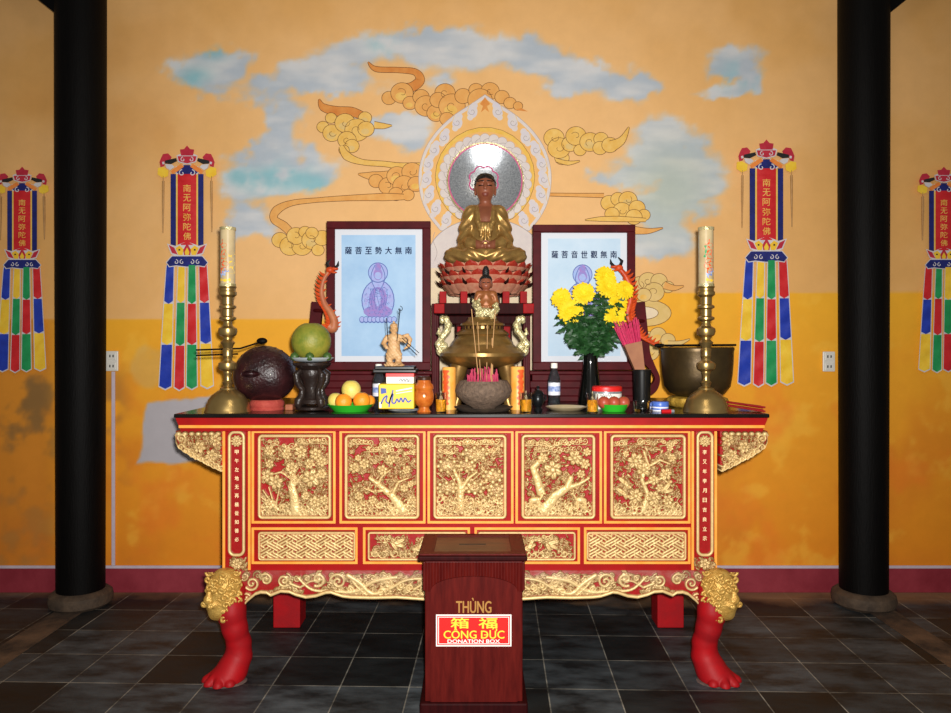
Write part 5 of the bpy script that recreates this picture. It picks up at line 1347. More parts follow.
fruit('pomelo', 311.3, 341.2, 19.6, YFS, 'pomelo', 'large green and yellow pomelo on top of the carved fruit stand', 'fruit', ry=19.2)
for k in (0, 1, 5):
    a = -PI/2+k*PI/3+.1; r0 = 18.4*sf
    cx_ = X(312, YFS)+r0*math.cos(a); cy_ = YFS+r0*math.sin(a); px = CX+cx_/cy_*F
    zc = Z(356.4, YFS); py = HY+(EYE-zc)/cy_*F
    fruit('lime', px, py, 4.2*YFS/cy_, cy_, 'lime', ('dark green lime at the front of the glass dish under the pomelo' if k == 0 else 'dark green lime in the glass dish, front right of the pomelo' if k == 1 else 'dark green lime in the glass dish, front left of the pomelo' if k == 5 else 'dark green lime in the glass dish, hidden behind the pomelo'), 'fruit', 'limes round the pomelo')
b = MB(); b.box((X(285, 3.55), 3.55, T), (X(292.5, 3.55), 3.60, Z(404.5, 3.55)), .003)
tag(b.build('wood_block', mat('orange_wood', '8a4a2c', .5, c2='a05a36', scale=30), loc=(X(289, 3.55), 3.57, T)), 'small orange-brown wood block between cushion and fruit stand', 'block')

# ---- framed prints on their mahogany stands
def picture(x0, x1, y0, y1, chars, cy_chars, figx, side, paper):
    Y = 4.13; t = thing('framed_print', 'mahogany framed blue print of a haloed figure, on the %s stand' % side, 'picture', (X((x0+x1)/2, Y), Y, Z(y1, Y)))
    bw = 7.5
    b = MB()
    for a in ((x0, x1, y0, y0+bw-.5), (x0, x1, y1-bw, y1), (x0, x0+bw, y0+bw-.5, y1-bw), (x1-bw, x1, y0+bw-.5, y1-bw)): tbox(b, *a, Y-.012, Y+.02, .003)
    for a in ((x0+bw-1.4, x1-bw+1.4, y0+bw-1.8, y0+bw+.6), (x0+bw-1.4, x1-bw+1.4, y1-bw-.8, y1-bw+1.5), (x0+bw-1.4, x0+bw+.8, y0+bw+.6, y1-bw-.8), (x1-bw-.8, x1-bw+1.4, y0+bw+.6, y1-bw-.8)): tbox(b, *a, Y-.004, Y+.012, .002)
    b.build('frame', 'frame_wood', t)
    b = MB(); tbox(b, x0+5, x1-5, y0+5, y1-5, Y+.006, Y+.016); b.build('mount', 'paper_mat', t)
    ix0, ix1, iy0, iy1 = x0+15, x1-15, y0+14, y1-14
    b = MB(); tbox(b, ix0, ix1, iy0, iy1, Y+.0050, Y+.0065); pr = b.build('print', paper, t)
    b = MB(); n = len(chars); w = ix1-ix0-4
    for k, ch in enumerate(chars):
        xa = ix0+2+k*w/n; b.text_px(ch, xa+w/n*.16, xa+w/n*.84, cy_chars-3.6, cy_chars+3.6, Y+.0042, .16)
    b.build('ink_lettering', 'ink_navy', pr)
    b = MB(); L = [0]
    def yy(): L[0] += 1; return Y+.0046-L[0]*.0001
    def disc(m, x, y, rx, ry):
        b.use(m).poly_px([(x+rx*math.cos(2*PI*k/24), y+ry*math.sin(2*PI*k/24)) for k in range(24)], yy(), 0)
    fx, top = figx; H_ = 62
    ly = lambda q: top+q*H_
    disc(2, fx, ly(.62), 16.6, H_*.335); disc(1, fx, ly(.62), 15.6, H_*.32); disc(2, fx, ly(.17), 10, H_*.165); disc(1, fx, ly(.17), 9.2, H_*.15)
    disc(0, fx, ly(.60), 9, H_*.2); disc(0, fx, ly(.80), 14.5, H_*.10); disc(0, fx, ly(.20), 4.6, H_*.095); disc(0, fx, ly(.08), 3.2, H_*.07); disc(1, fx, ly(.22), 3.4, H_*.06); disc(1, fx, ly(.58), 3, H_*.14)
    for k in range(9):
        disc(2, fx-16+k*4, ly(.93), 2.8, H_*.055); disc(1, fx-16+k*4, ly(.925), 2.2, H_*.04)
    for q in range(7):
        b.use(2).strip_px([(fx-8+q*2.7+1.2*math.sin(k*.8+q), ly(.42+.05*k)) for k in range(8)], .5, yy())
    for q in range(150):
        a = random.uniform(0, 6.28); rr = random.uniform(.2, 1); b.use(random.choice((0, 2))).strip_px([(fx+14*rr*math.cos(a), ly(.62)+H_*.3*rr*math.sin(a)), (fx+14*rr*math.cos(a)+random.uniform(-2, 2), ly(.62)+H_*.3*rr*math.sin(a)+random.uniform(-2, 2))], .5, yy())
    for s in (-1, 1): b.use(2).strip_px([(fx+s*(3+4*math.sin(k*.5)), ly(.05+.06*k)) for k in range(8)], .7, yy())
    b.build('printed_figure', ['ink_purple', 'ink_lilac', 'ink_outline'], pr)
picture(326.5, 430.5, 221, 370, '薩菩至勢大無南', 250.5, (378, 262), 'left', 'paper_blue')
picture(533, 635.5, 224.5, 370, '薩菩音世觀無南', 254.5, (582.5, 264), 'right', 'paper_pale')

def frame_stand(x0, x1, mir, side):
    """mahogany stand: stepped base, inner post, outer scrolled post with an orange dragon"""
    Y = 4.08; t = thing('picture_stand', 'mahogany stand with stepped base and side posts under the %s framed print' % side, 'picture stand', (X((x0+x1)/2, Y), Y+.05, T))
    b = MB()
    for ya, yb, e, d in ((401.7, 396, 2, 0), (396, 388, 0, .012), (388, 381, 1, .004), (381, 374.5, -1, .016), (374.5, 371.2, 1.5, 0)): tbox(b, x0-e, x1+e, ya-(ya-yb), ya, Y+d, Y+.17, .004)
    b.build('stepped_base', 'frame_wood', t)
    inner = x1 if mir < 0 else x0; outer = x0 if mir < 0 else x1
    s = 1 if mir < 0 else -1
    b = MB(); q = sorted((inner+s*.6, inner+s*8)); Yp = 4.10
    tbox(b, q[0], q[1], 303.5, 401.3, Yp, Yp+.09, .005); tbox(b, q[0]+2.2, q[1]-2.2, 310, 396, Yp-.006, Yp+.004, .003); b.build('side_post', 'frame_wood', t)
    # outer scroll post
    o = -s; X0 = outer
    path = smooth_path([(X0+o*2, 395), (X0+o*8, 393), (X0+o*19, 388), (X0+o*23, 378), (X0+o*17, 366), (X0+o*11, 356), (X0+o*9, 340), (X0+o*7, 322), (X0+o*5, 302)], 6)
    n = len(path); ww = [4+8*min(1, i/10) if i < n*.75 else 12 for i in range(n)]; ww = [11 if i > n*.6 else 8+3*math.sin(i*.25) for i in range(n)]
    b = MB(); b.strip_px(path, ww, 4.155, .04); b.build('scroll_post', 'frame_wood', t)
    # dragon
    Yd = 4.05
    D = (lambda x: x) if mir > 0 else (lambda x: 961-x)
    body = smooth_path([(619, 268), (626, 277), (630.5, 289), (630, 302), (627.5, 312), (629, 321), (634, 329), (640, 336), (650, 342), (661, 347)] if mir > 0 else [(631, 270), (637, 279), (639.5, 291), (637, 303), (631, 312), (627, 321), (628, 328), (632, 326)], 6)
    n = len(body); rr = [(1.6+1.9*math.sin(PI*min(1, i/n*1.15+.12)) if mir > 0 else 2.0+4.2*(i/n)**1.6) for i in range(n)]
    if mir < 0: rr[-1] = 3
    b = MB(); sd = Yd/F
    b.tube([P(D(x), y, Yd) for x, y in body], [max(.6, q)*sd for q in rr], 12)
    dr = b.build('dragon_carving', 'dragon_orange' if mir > 0 else 'dragon_tail', t); dr['label'] = 'orange carved dragon'
    b = MB()
    for i in range(4, n-4, 2):
        x, y = body[i]; ox = 1; r = rr[i]
        b.tube([P(D(x+ox*r*.5), y, Yd), P(D(x+ox*(r+2.2)), y-1.5, Yd-.006), P(D(x+ox*(r+4.4)), y-4.2, Yd-.004)], [2.0*sd, 1.4*sd, .3*sd], 6)
        if i % 4 == 0: b.tube([P(D(x-ox*r*.5), y, Yd), P(D(x-ox*(r+2.4)), y-2.2, Yd-.008)], [1.4*sd, .3*sd], 6)
    b.build('spines', 'dragon_orange', dr)
    hx, hy = body[0]; b = MB()
    b.ell(P(D(hx), hy, Yd), (4.2*sd, 3.6*sd, 3.4*sd)); b.ell(P(D(hx-4.5), hy-1.2, Yd-.008), (4*sd, 2.4*sd, 1.8*sd)); b.ell(P(D(hx-4), hy+2.4, Yd-.006), (3.2*sd, 2*sd, 1.1*sd)); b.build('dragon_head', 'dragon_orange', dr)
    b = MB(); b.tube([P(D(hx-5), hy-1.5, Yd-.01), P(D(hx-8), hy-5, Yd-.01), P(D(hx-8.5), hy-9, Yd-.01)], [1.8*sd, 1.4*sd, .3*sd], 6); b.tube([P(D(hx+1), hy-2, Yd), P(D(hx+3), hy-7, Yd), P(D(hx-1), hy-11, Yd)], [2*sd, 1.7*sd, .3*sd], 6); b.build('horn', 'hair_black', dr)
    # bracket joining the dragon to the post
    b = MB(); mid = body[int(n*.55)]; b.tube([P(D(mid[0]), mid[1], Yd), P(D(mid[0])+o*15, mid[1], 4.165)], .010, 8); b.build('support', 'frame_wood', dr)
    return t
frame_stand(322, 431, -1, 'left'); frame_stand(531, 634.5, 1, 'right')

# ---- left group: fruit plate, bottle, packets, jar, lamps, candles
def plate(name, cx, Y, r, yb, yt, m, label):
    t = thing(name, label, 'plate', base(cx, Y)); b = MB(); h = yb-yt
    plathe(b, cx, Y, [(0, yb), (r*.62, yb), (r*.72, yb-h*.25), (r, yt), (r*.97, yt-.2), (r*.68, yb-h*.35), (r*.6, yb-h*.2), (0, yb-h*.2)], 44); b.build('dish_body', m, t); return t
Y = 3.52
plate('green_plate', 350.7, Y, 23.2, 413.5, 404, 'green_plastic', 'bright green plate holding oranges and a pale round fruit')
fruit('orange', 343.5, 401.8, 8.4, Y-.03, 'orange_fruit', 'front left orange on the left green plate', 'fruit', 'oranges on the green plate')
fruit('orange', 361.8, 400.6, 8.6, Y-.03, 'orange_fruit', 'front right orange on the left green plate', 'fruit', 'oranges on the green plate')
fruit('orange', 369, 401, 6.2, Y+.035, 'orange_fruit', 'small orange at the far right of the left green plate', 'fruit', 'oranges on the green plate')
fruit('pear', 335.5, 400.2, 7.6, Y+.035, 'yellow_fruit', 'yellow fruit at the left rim of the left green plate', 'fruit')
fruit('grapefruit', 351.2, 389.6, 9.6, Y+.005, 'yellow_fruit', 'pale yellow round fruit on top of the oranges', 'fruit')

def bottle(cx, Y, yt, label):
    t = thing('water_bottle', label, 'bottle', base(cx, Y)); yb = HY+(EYE-T)/Y*F; h = yb-yt; q = lambda f_: yt+h*f_
    b = MB(); plathe(b, cx, Y, [(0, yb), (5.4, yb), (6, q(.97)), (6, q(.80)), (5.6, q(.78)), (6, q(.76)), (6, q(.38)), (5.2, q(.30)), (3.4, q(.19)), (2.7, q(.15)), (2.7, q(.1)), (0, q(.1))], 28); b.build('shell', 'water', t)
    b = MB(); plathe(b, cx, Y, [(6.1, q(.72)), (6.15, q(.70)), (6.15, q(.46)), (6.1, q(.44))], 28); b.build('label_band', 'label_white', t)
    b = MB(); plathe(b, cx, Y, [(6.2, q(.64)), (6.2, q(.52))], 28, ); b.build('label_print', 'label_blue', t)
    b = MB(); plathe(b, cx, Y, [(0, q(.115)), (3.3, q(.115)), (3.4, q(.09)), (3.3, q(.01)), (2.9, yt), (0, yt)], 24); b.build('cap', 'box_white', t)
bottle(378.8, 3.66, 364, 'small water bottle with white cap left of the yellow packet')
bottle(554.2, 3.72, 363, 'small water bottle with white cap in front of the right picture')

Y = 3.52
plate('white_plate', 404, 3.50, 16, 413.6, 409.6, 'porcelain', 'small white plate under the yellow packet')
def pbox(x0, x1, y0, y1, Yf, d, name, mats, label, cat, top=None):
    t = thing(name, label, cat, (X((x0+x1)/2, Yf), Yf+d/2, Z(y1, Yf)))
    b = MB(); b.box((X(x0, Yf), Yf, Z(y1, Yf)), (X(x1, Yf), Yf+d, Z(y0, Yf)), .004); b.build('carton', mats, t); return t
t = pbox(378.6, 414.2, 384, 409.0, 3.44, .12, 'yellow_packet', 'box_yellow', 'yellow packet with blue handwriting-like print on the white plate', 'packet')
b = MB(); Yp = 3.4385
b.strip_px(smooth_path([(381, 404), (384, 398), (387, 396), (386, 401), (389, 403), (391, 397), (393, 394), (392, 402), (395, 403), (397, 399), (399, 402), (401, 398), (403, 402), (405, 398), (408, 402), (411, 400)], 5), 1.5, Yp)
b.strip_px(smooth_path([(389, 407), (390, 400), (392, 394), (393, 390)], 5), 1.4, Yp)
b.poly_px([(380.5, 388), (386, 388.5), (386.5, 393), (381, 394)], Yp, 0); b.build('blue_print', 'ink_blue', t)
b = MB(); b.strip_px([(396, 391), (412, 388)], 1.4, Yp); b.strip_px([(396, 393.6), (412, 391)], .8, Yp); b.poly_px([(379.2, 402), (381.5, 402), (381.5, 408), (379.2, 408)], Yp, 0); b.build('white_print', 'box_white', t)
t = pbox(386, 413.8, 373.6, 383.8, 3.45, .11, 'snack_box', 'box_white', 'white box with a red top stripe on the yellow packet', 'box')
b = MB(); tbox(b, 385.6, 414.2, 373.2, 376.9, 3.4485, 3.562, .002); b.build('lid', 'box_red', t)
b = MB(); b.strip_px(smooth_path([(399, 381), (401, 378.5), (402, 381), (404, 379), (405, 381), (407, 378.5), (408, 381), (410.5, 379)], 4), .8, 3.4488); b.strip_px([(398.5, 382.2), (411, 381.6)], .6, 3.4488); b.build('grey_print', 'ink_grey', t)
t = thing('black_tray', 'black tray on the red and white box, carrying the carved warrior', 'tray', P(394.5, 373.2, 3.50))
b = MB(); tbox(b, 372.5, 416.5, 369.3, 373.1, 3.44, 3.58, .005); tbox(b, 374.5, 414.5, 366.4, 369.6, 3.45, 3.57, .004); b.build('board', 'black_plastic', t)

def warrior():
    Y = 3.51; s = Y/F; bp = P(394, 366.5, Y)
    t = thing('warrior_figurine', 'pale carved wooden warrior figurine with thin staff on the black tray', 'figurine', bp)
    f = Field((-16, -1, -9), (20, 46, 10), .4)
    f.ell((0, 1.5, 0), (10.5, 2.4, 6), 1)
    f.chain([(-4, 3, 0), (-4.5, 9, 1), (-3, 15, 0)], [3, 3, 3.6], 1.2); f.chain([(4.5, 3, 1), (5, 9, 2), (3, 15, 0)], [3, 3, 3.6], 1.2); f.ell((-4.5, 3.6, 2), (3, 1.6, 4), .8); f.ell((5, 3.6, 3), (3, 1.6, 4), .8)
    f.chain([(0, 14, 0), (0, 21, 0), (0, 28, 0)], [6.4, 5.6, 6], 2); f.ell((0, 12, 1), (7.6, 4, 5), 2); f.cap((-6, 29, 0), (6, 29, 0), 3, k=1.5)
    f.chain([(-7, 29, 0), (-10, 23.5, 2), (-7, 19, 6)], [2.7, 2.2, 1.7], 1); f.chain([(7, 29, 0), (11, 25.5, 3), (6, 27, 7)], [2.7, 2.2, 1.7], 1)
    for j in range(4): f.cap((-6.8+j*.2, 19.2-j*.8+1, 6.6), (-5.2, 19.4-j*.8+1, 7.2), .55, .45, .2); f.cap((6+j*.1, 28-j*.8, 7.4), (4.6, 28-j*.8, 8.2), .55, .45, .2)
    f.cap((0, 30, 0), (0, 34, .4), 2.4, 2.2, 1); f.ell((0, 37.3, .5), (3.7, 4.5, 4), .8); f.cap((0, 38, 4.2), (0, 36.2, 4.9), .4, .7, .3); f.ell((0, 35, 3.6), (1.2, .4, .6), .2)
    for q in (-1, 1): f.ell((q*1.5, 37.9, 4), (.8, .4, .5), .2); f.ell((q*3.8, 37, 0), (.6, 1.3, .9), .3)
    f.ell((0, 41.4, 0), (4.1, 2, 4.3), .6); f.ell((0, 43.5, 0), (1.5, 2, 1.5), .6)
    f.chain([(7, 30, -2), (13, 31, -2), (16, 27, -1), (15, 21, -1), (11, 18, 0)], [1.6, 2, 2, 1.8, 1], .8)      # looped sash
    f.d -= .25*np.sin(f.V*1.5+f.U*.6)*np.sin(f.U*1.4); f.d = np.maximum(f.d, -f.V)
    figure('body', f, (bp.x, bp.y, bp.z), s, 'statue_wood', t)
    b = MB(); b.tube([P(388, 340, Y-.03), P(386.5, 318, Y-.03)], .0022, 6); b.tube([P(397, 341, Y-.035), P(400, 309, Y-.035)], .0022, 6); b.build('staff', 'black_plastic', t)
    b = MB(); b.tube([P(400+3*math.cos(k*.5-PI*.5)*(1-k/16), 309+3*math.sin(k*.5-PI*.5)*(1-k/16), Y-.035) for k in range(12)], .0016, 6); b.build('staff_curl', 'black_plastic', t)
    b = MB(); b.tube([P(402, 338, Y-.03), P(419, 353, Y-.03)], .0018, 6); b.tube([P(401, 340, Y-.03), P(417, 355, Y-.03)], .0018, 6); b.build('spear', 'black_plastic', t)
warrior()

Y = 3.47
t = thing('honey_jar', 'orange glass jar with dark lid and footed base beside the yellow packet', 'jar', base(424, Y))
b = MB(); plathe(b, 424, Y, [(0, 414), (7, 414), (7.4, 412), (5.5, 409), (5.4, 407), (8.6, 404), (9.8, 399), (9.8, 394), (8.6, 390), (9.6, 388), (9.2, 385), (6.8, 382.5), (6.4, 380), (0, 380)], 32); b.build('glass_body', 'honey_glass', t)
b = MB(); plathe(b, 424, Y, [(0, 380), (6.6, 380), (6.8, 377.5), (5.6, 376.4), (0, 376.2)], 28); b.build('lid', mat('dark_lid', '3a1f14', .35), t)
def oil_lamp(cx, Y, yt, yb, label, r=5.2):
    t = thing('oil_lamp', label, 'oil lamp', base(cx, Y)); yb = HY+(EYE-T)/Y*F
    b = MB(); plathe(b, cx, Y, [(0, yb), (r, yb), (r*1.04, yt), (r*.96, yt), (r*.92, yb-1), (0, yb-1)], 28); b.build('tumbler', 'glass', t)
    b = MB(); plathe(b, cx, Y, [(0, yb-1.1), (r*.9, yb-1.1), (r*.93, yt+(yb-yt)*.34), (0, yt+(yb-yt)*.34)], 28); b.build('oil', 'oil', t)
    b = MB(); plathe(b, cx, Y, [(0, yt+(yb-yt)*.36), (1.8, yt+(yb-yt)*.34), (1.6, yt+(yb-yt)*.2), (.5, yt+(yb-yt)*.16), (.4, yt-1.5), (0, yt-2)], 12); b.build('wick_holder', 'plate_beige', t)
oil_lamp(441, 3.45, 392.5, 413, 'glass oil lamp of orange oil left of the stone bowl', 5.4); oil_lamp(526, 3.45, 392.5, 413, 'glass oil lamp of orange oil right of the stone bowl', 6.0); oil_lamp(592.4, 3.43, 393, 414, 'glass oil lamp of amber oil in front of the flower vase', 5.6)
def pillar(cx, Y, yt, side, flip):
    t = thing('pillar_candle', 'orange pillar candle with red print, %s of the stone bowl' % side, 'candle', base(cx, Y)); yb = HY+(EYE-T)/Y*F
    b = MB(); plathe(b, cx, Y, [(0, yb), (6.9, yb), (7, yb-1), (6.9, yt+1), (6.2, yt), (0, yt+.4)], 28); b.build('wax', 'candle_orange', t)
    b = MB(); s = Y/F; r = 7.1*s; vs = []; fs = []; n = 24
    for j in range(n+1):
        y = yt+3+(yb-yt-8)*j/n; w = .55+.22*math.sin(j*1.7); c = flip*(.45+.1*math.sin(j*.9))
        for i in range(5): a = c+w*(i/4*2-1)*.8; vs.append((X(cx, Y)+r*math.sin(a), Y-r*math.cos(a), Z(y, Y)))
    for j in range(n):
        for i in range(4): q = j*5+i; fs.append((q, q+5, q+6, q+1))
    b.add(vs, fs); b.build('printed_motif', 'candle_red', t, sharp=0)
    b = MB(); b.tube([(X(cx, Y), Y, Z(yt+.5, Y)), (X(cx, Y), Y, Z(yt-2.5, Y))], .0018, 6); b.build('wick', 'hair_black', t)
pillar(449, 3.60, 367, 'left', -1); pillar(517.5, 3.60, 366.5, 'right', 1)

# ---- right group
Y = 3.52
t = thing('lidded_pot', 'tiny dark metal lidded pot right of the right oil lamp', 'pot', base(538, Y))
b = MB(); plathe(b, 538, Y, [(0, 411), (4.2, 411), (4.6, 409), (3, 407), (5, 404), (6.2, 400), (5.6, 396), (5, 395), (0, 395)], 24); b.build('bowl', 'steel_dark', t)
b = MB(); plathe(b, 538, Y, [(5.8, 395.2), (6, 394), (4, 391), (1.4, 390), (1.2, 388.6), (2, 387.4), (1.2, 386), (0, 385.8)], 24); b.build('lid', 'steel_dark', t)
for s in (-1, 1):
    b = MB(); b.tube([P(538+s*5.6, 401, Y), P(538+s*8, 399, Y), P(538+s*7.6, 395.5, Y), P(538+s*6.2, 395, Y)], .005, 8); b.build('handle', 'steel_dark', t)
plate('beige_plate', 566, 3.56, 20.6, 411.2, 406.5, 'plate_beige', 'flat beige plate in front of the black vase')

YV = 3.86; sv = YV/F
t = thing('flower_vase', 'tall black tapered vase holding yellow chrysanthemums', 'vase', base(590.5, YV))
b = MB(); yb = HY+(EYE-T)/YV*F
plathe(b, 590.5, YV, [(0, yb), (12.4, yb), (12.6, yb-2), (11.5, 393), (9, 378), (7.4, 364), (7.2, 356), (8.6, 350), (9.2, 348.5), (8, 349), (6.4, 356), (6.2, 362), (0, 362)], 32); b.build('vessel', 'vase_black', t)
FL = [(561.6, 298, 11), (570.4, 311, 13.2), (583.5, 293, 12.4), (605.5, 276.5, 11.4), (608, 287, 12.6), (625, 290, 10.4), (618.5, 304.5, 11), (615.5, 316.5, 12.4)]
NM = ['leftmost yellow chrysanthemum of the bouquet', 'large yellow chrysanthemum low on the left of the bouquet', 'yellow chrysanthemum at the centre left of the bouquet, below the printed figure', 'topmost yellow chrysanthemum of the bouquet', 'yellow chrysanthemum just below the topmost bloom', 'rightmost yellow chrysanthemum, nearest the dragon', 'yellow chrysanthemum second lowest on the right of the bouquet', 'lowest yellow chrysanthemum on the right of the bouquet']
def leaf(b, p, d, l, w):
    d = d.normalized(); sd_ = d.cross(Vector((random.uniform(-.4, .4), -1, random.uniform(-.3, .5)))).normalized(); nn = sd_.cross(d)
    prof = [(0, .05), (.18, .5), (.28, .34), (.45, 1.), (.55, .55), (.72, .8), (.8, .4), (1, 0)]
    L = [p+d*l*a+sd_*w*q+nn*l*.18*math.sin(a*3) for a, q in prof]; R = [p+d*l*a-sd_*w*q+nn*l*.18*math.sin(a*3) for a, q in prof]; C_ = [p+d*l*a+nn*(l*.18*math.sin(a*3)-w*.2) for a, q in prof]
    n = len(prof); vs = L+C_+R; fs = [(i, i+1, n+i+1, n+i) for i in range(n-1)]+[(n+i, n+i+1, 2*n+i+1, 2*n+i) for i in range(n-1)]
    b.add(vs, fs)
def bloom(k, cx, cy, r):
    random.seed(40+k); Y = YV-.03-.02*(k % 3)-.035*(cy-276)/40; s = Y/F; c = P(cx, cy, Y)
    t = thing('chrysanthemum', NM[k], 'flower', (X(590.5, YV), YV, Z(358, YV)), 'yellow chrysanthemums in the black vase')
    face = Vector(((cx-590)*.010, -1, .25)).normalized(); up = Vector((0, 0, 1)); e1 = face.cross(up).normalized(); e2 = e1.cross(face)
    if e2.z < 0: e2 = -e2
    b = MB()
    for ring, (n, rr, el, ln) in enumerate(((20, .95, .05, 1.0), (18, .85, .32, .92), (15, .7, .6, .8), (12, .5, .9, .62), (8, .3, 1.2, .45))):
        for i in range(n):
            a = 2*PI*(i+.5*(ring % 2)+random.uniform(-.2, .2))/n; dr = (e1*math.cos(a)+e2*math.sin(a)); sd_ = face.cross(dr)
            L_ = r*s*ln*random.uniform(.9, 1.08); w = r*s*.13; d = dr*math.cos(el)+face*math.sin(el)
            P0 = c+d*L_*.12+face*.002*ring; P1 = c+d*L_*.55+face*(.004*ring); P2 = c+d*L_*.92-face*L_*.10*(1-ring/4); P3 = c+d*L_-face*L_*.16*(1-ring/4)
            b.add([P0-sd_*w*.5, P0+sd_*w*.5, P1-sd_*w, P1+sd_*w, P2-sd_*w*.8, P2+sd_*w*.8, P3, P1-face*w*.4], [(0, 1, 3, 2), (2, 3, 5, 4), (4, 5, 6)])
    b.ell(c+face*r*s*.2, r*s*.3, 10, 6)
    b.build('bloom', 'petal_yellow', t, sharp=0)
    b0 = Vector((X(590.5, YV)+(cx-590)*.00012*4, YV+random.uniform(-.012, .012), Z(358, YV))); mid = (b0+c)/2+Vector((0, .02, .02)); stem = [b0+(c-face*.02-b0)*q+Vector((0, 0, .02*math.sin(PI*q))) for q in (0, .25, .5, .75, 1)]
    b = MB(); b.tube(stem, [.0042, .004, .0038, .0034, .003], 7); b.build('stem', 'stem_green', t)
    b = MB()
    for i in range(64):
        q = random.uniform(.14, .8); p = stem[0]+(stem[-1]-stem[0])*q+Vector((random.uniform(-.03, .03), random.uniform(-.05, .03), random.uniform(-.02, .03)))
        a = random.random()*2*PI; d = Vector((math.cos(a), math.sin(a)*.8-.25, random.uniform(-.75, .35)))
        leaf(b, p, d, random.uniform(.05, .085), random.uniform(.010, .017))
    b.build('leaves', 'leaf_green', t, sharp=0)
for k, (cx, cy, r) in enumerate(FL): bloom(k, cx, cy, r)

Y = 3.50
plate('green_plate', 613.8, Y, 15.4, 413.4, 404, 'green_plastic', 'bright green plate of red plums in front of the red-lidded tin')
for i, (cx, cy, dy, lb) in enumerate(((604, 402.4, -.02, 'left'), (614, 402.4, -.035, 'middle'), (623.6, 402.4, -.02, 'right'))):
    fruit('plum', cx, cy, 6.2, Y+dy, 'plum', '%s reddish plum on the right green plate' % lb, 'fruit', 'plums on the green plate')
t = thing('biscuit_tin', 'white tin with red lid behind the plums', 'tin', base(607, 3.68))
b = MB(); plathe(b, 607, 3.68, [(0, 410), (14.2, 410), (14.6, 408), (14.6, 393.2), (0, 393.2)], 40, 1, .8); b.build('can', 'box_white', t)
b = MB(); plathe(b, 607, 3.68, [(0, 391), (15, 391), (15.2, 390), (15, 387), (13.5, 385.8), (0, 385.6)], 40, 1, .8); b.build('lid', 'box_red', t)
b = MB(); plathe(b, 607, 3.68, [(14.65, 393.2), (14.65, 391)], 40, 1, .8); b.build('rim', 'silver', t)
b = MB()
for k in range(5): b.strip_px([(600+k*2.4, 396.5), (601+k*2.4, 394), (602+k*2.4, 396.5)], .7, 3.68-.8*14.9*3.68/F)
b.build('grey_print', 'ink_grey', t)

YC = 3.72; s = YC/F
t = thing('black_cup', 'black cylindrical cup holding wrapped incense, beside the singing bowl', 'cup', base(642, YC))
b = MB(); yb = HY+(EYE-T)/YC*F; plathe(b, 642, YC, [(0, yb), (7.6, yb), (8, yb-2), (9, 372), (9.4, 369.5), (8.6, 369.3), (8, 373), (7.2, yb-3), (0, yb-3)], 32); b.build('shell', 'black_plastic', t)
t = thing('incense_bundle', 'brown paper-wrapped bundle of pink-tipped incense leaning in the black cup', 'incense bundle', P(642, 392, YC))
b = MB(); A = P(646.5, 396, YC); B_ = P(632, 343, YC-.01); ax = (B_-A).normalized(); sx_ = Vector((1, 0, .25)).normalized()
vs = []; 
for q, hw, hd in ((0, .016, .014), (.5, .024, .020), (1, .044, .026)):
    p = A+(B_-A)*q
    for u, v in ((-1, -1), (1, -1), (1, 1), (-1, 1)): vs.append(p+Vector((u*hw*.97, v*hd, u*hw*.22)))
fs = [(3, 2, 1, 0)]
for j in (0, 4): fs += [(j+i, j+(i+1) % 4, j+4+(i+1) % 4, j+4+i) for i in range(4)]
fs.append((8, 9, 10, 11)); b.add(vs, fs, False); b.build('paper_wrap', 'kraft', t)
b = MB(); random.seed(5)
for k in range(70):
    u = random.uniform(-1, 1); v = random.uniform(-1, 1); p = B_+Vector((u*.040, v*.022, u*.01)); L_ = random.uniform(.07, .125)
    b.tube([p-ax*.01, p+ax*L_+Vector((u*.022, v*.01, 0))], .0026, 5)
o = b.build('stick_tips', mat('magenta_tip', 'd01f5c', .6, c2='a81844', scale=60), t); o['kind'] = 'stuff'

YG = 3.75; sg_ = YG/F
t = thing('bowl_cushion', 'gold brocade cushion under the dark singing bowl', 'cushion', base(697, YG))
b = MB(); n = 60; prof = [(0, 407), (24, 407), (28, 404.5), (29.5, 401), (28, 397.5), (24, 396), (0, 397)]
vs = []; fs = []
for r_, y in prof:
    for k in range(n):
        a = 2*PI*k/n; rr = r_*sg_*(1+.035*math.sin(a*15)*(1 if r_ > 20 else 0)); vs.append((X(697, YG)+rr*math.cos(a), YG+rr*math.sin(a), max(T, Z(y, YG))))
for j in range(len(prof)-1):
    for k in range(n): q, w_ = j*n+k, j*n+(k+1) % n; fs.append((q, w_, w_+n, q+n))
b.add(vs, fs); b.build('pad', 'brocade', t)
t = thing('singing_bowl', 'large dark bronze singing bowl on the gold cushion behind the right candlestick', 'singing bowl', (X(697, YG), YG, Z(396.4, YG)))
b = MB(); plathe(b, 697, YG, [(0, 395.4), (20, 395.4), (27, 392.6), (32, 386), (33.8, 375), (34.8, 362), (35, 352), (35.8, 349), (35.2, 347.5), (33.8, 349), (33.4, 362), (32.4, 375), (29.4, 386), (24, 391), (0, 393)], 56); b.build('vessel', 'bowl_bronze', t)
t = thing('bowl_mallet', 'thin dark mallet laid across the rim of the singing bowl', 'mallet', P(700, 347, YG))
b = MB(); b.tube([P(655, 345.6, YG-.05), P(736, 345.0, YG-.02)], .0055, 8); b.build('handle', 'black_wood', t); b = MB(); b.tube([P(655, 345.4, YG-.05), P(660, 345.4, YG-.05), P(664, 345.4, YG-.05)], [.008, .011, .007], 10); b.build('head', 'black_wood', t)

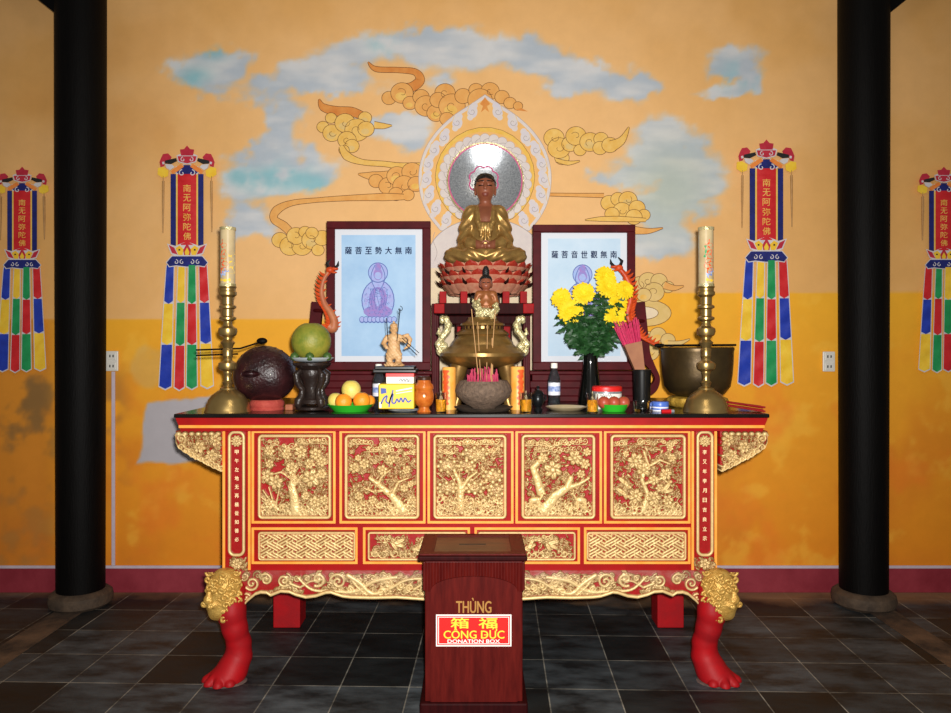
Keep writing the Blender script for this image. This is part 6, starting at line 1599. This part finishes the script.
Y = 3.48
t = thing('glass_ashtray', 'clear low glass dish in front of the black cup', 'dish', base(642.5, Y))
b = MB(); yb = HY+(EYE-T)/Y*F; plathe(b, 642.5, Y, [(0, yb), (8.4, yb), (9.2, 403), (9.6, 401), (8.4, 401.4), (7.8, yb-3), (0, yb-2.4)], 32); b.build('shell', 'glass', t)
t = thing('blue_tin', 'small round blue and white tin right of the clear glass dish', 'tin', base(660.3, 3.52))
yb = HY+(EYE-T)/3.52*F
b = MB(); plathe(b, 660.3, 3.52, [(0, yb), (7.6, yb), (8, yb-.6), (8, 406.2), (0, 406.2)], 32); b.build('can', 'label_white', t)
b = MB(); plathe(b, 660.3, 3.52, [(8.2, 406.4), (8.3, 405.8), (8.3, 402.4), (7.8, 401.4), (0, 401.2)], 32); b.build('lid', 'tin_blue', t)
b = MB(); plathe(b, 660.3, 3.52, [(8.06, 409.4), (8.06, 407.8)], 32); b.build('label_stripe', 'tin_blue', t)
t = thing('cigarette_lighter', 'small red lighter lying in front of the blue tin', 'lighter', base(667, 3.41))
b = MB(); b.tube([P(661.5, 411.3, 3.41), P(671, 411.3, 3.41)], .0095, 12); b.build('case', 'lighter_red', t); b = MB(); b.tube([P(671, 411.3, 3.41), P(674, 411.2, 3.41)], .0085, 10); b.build('metal_cap', 'silver', t)
# bundle of red sticks at the right end
for k in range(6):
    dz = .006+.0150*(k//3); off = (k % 3)*.0245
    a = Vector((X(728, 3.60), 3.62+off, T+dz+.012)); q = Vector((X(765, 3.42)+.0, 3.42+off, T+dz+.004*(k % 2)))
    nm = ['front lower', 'middle lower', 'back lower', 'front upper', 'middle upper', 'back upper'][k]
    b = MB(); b.tube([a, q], [.0050, .0044], 8); o = b.build('red_incense_stick', mat('red_stick', '8e1a1e', .4, c2='a62a28', scale=30), loc=(a.x, a.y, T)); tag(o, '%s red stick of the bundle right of the right candlestick' % nm, 'incense stick', 'red sticks at the right end of the altar')
# ================================================================== LIGHT AND CAMERA
sc = bpy.context.scene
w = bpy.data.worlds.new('World'); sc.world = w; w.use_nodes = True
w.node_tree.nodes['Background'].inputs[0].default_value = (1.0, .93, .84, 1); w.node_tree.nodes['Background'].inputs[1].default_value = .15
def area(name, loc, target, size, power, col, spread=None):
    l = bpy.data.lights.new(name, 'AREA'); l.size = size; l.energy = power; l.color = col; l.shape = 'DISK'
    o = bpy.data.objects.new(name, l); COL.objects.link(o); o.location = loc
    o.rotation_euler = (Vector(target)-Vector(loc)).to_track_quat('-Z', 'Y').to_euler(); return o
l = bpy.data.lights.new('camera_flash', 'SPOT'); l.energy = 770; l.color = (1, .975, .94); l.spot_size = math.radians(108); l.spot_blend = 1.0; l.shadow_soft_size = .03
o = bpy.data.objects.new('camera_flash', l); COL.objects.link(o); o.location = (.05, -.02, EYE+.07); o.rotation_euler = (Vector((.03, 4, 1.5))-o.location).to_track_quat('-Z', 'Y').to_euler()
area('hall_lamp', (.3, 1.2, 3.4), (0, 4.3, 1.3), .8, 12, (1, .9, .74))
cam = bpy.data.cameras.new('camera'); co = bpy.data.objects.new('camera', cam); COL.objects.link(co)
co.location = (0, 0, EYE); co.rotation_euler = (PI/2, 0, 0); cam.sensor_width = 36; cam.sensor_fit = 'HORIZONTAL'; cam.lens = 36*F/951
cam.shift_x = (475.5-CX)/951; cam.shift_y = -(356.5-HY)/951; cam.clip_start = .05; sc.camera = co
sc.view_settings.view_transform = 'Standard'; sc.view_settings.look = 'None'; sc.view_settings.exposure = 0
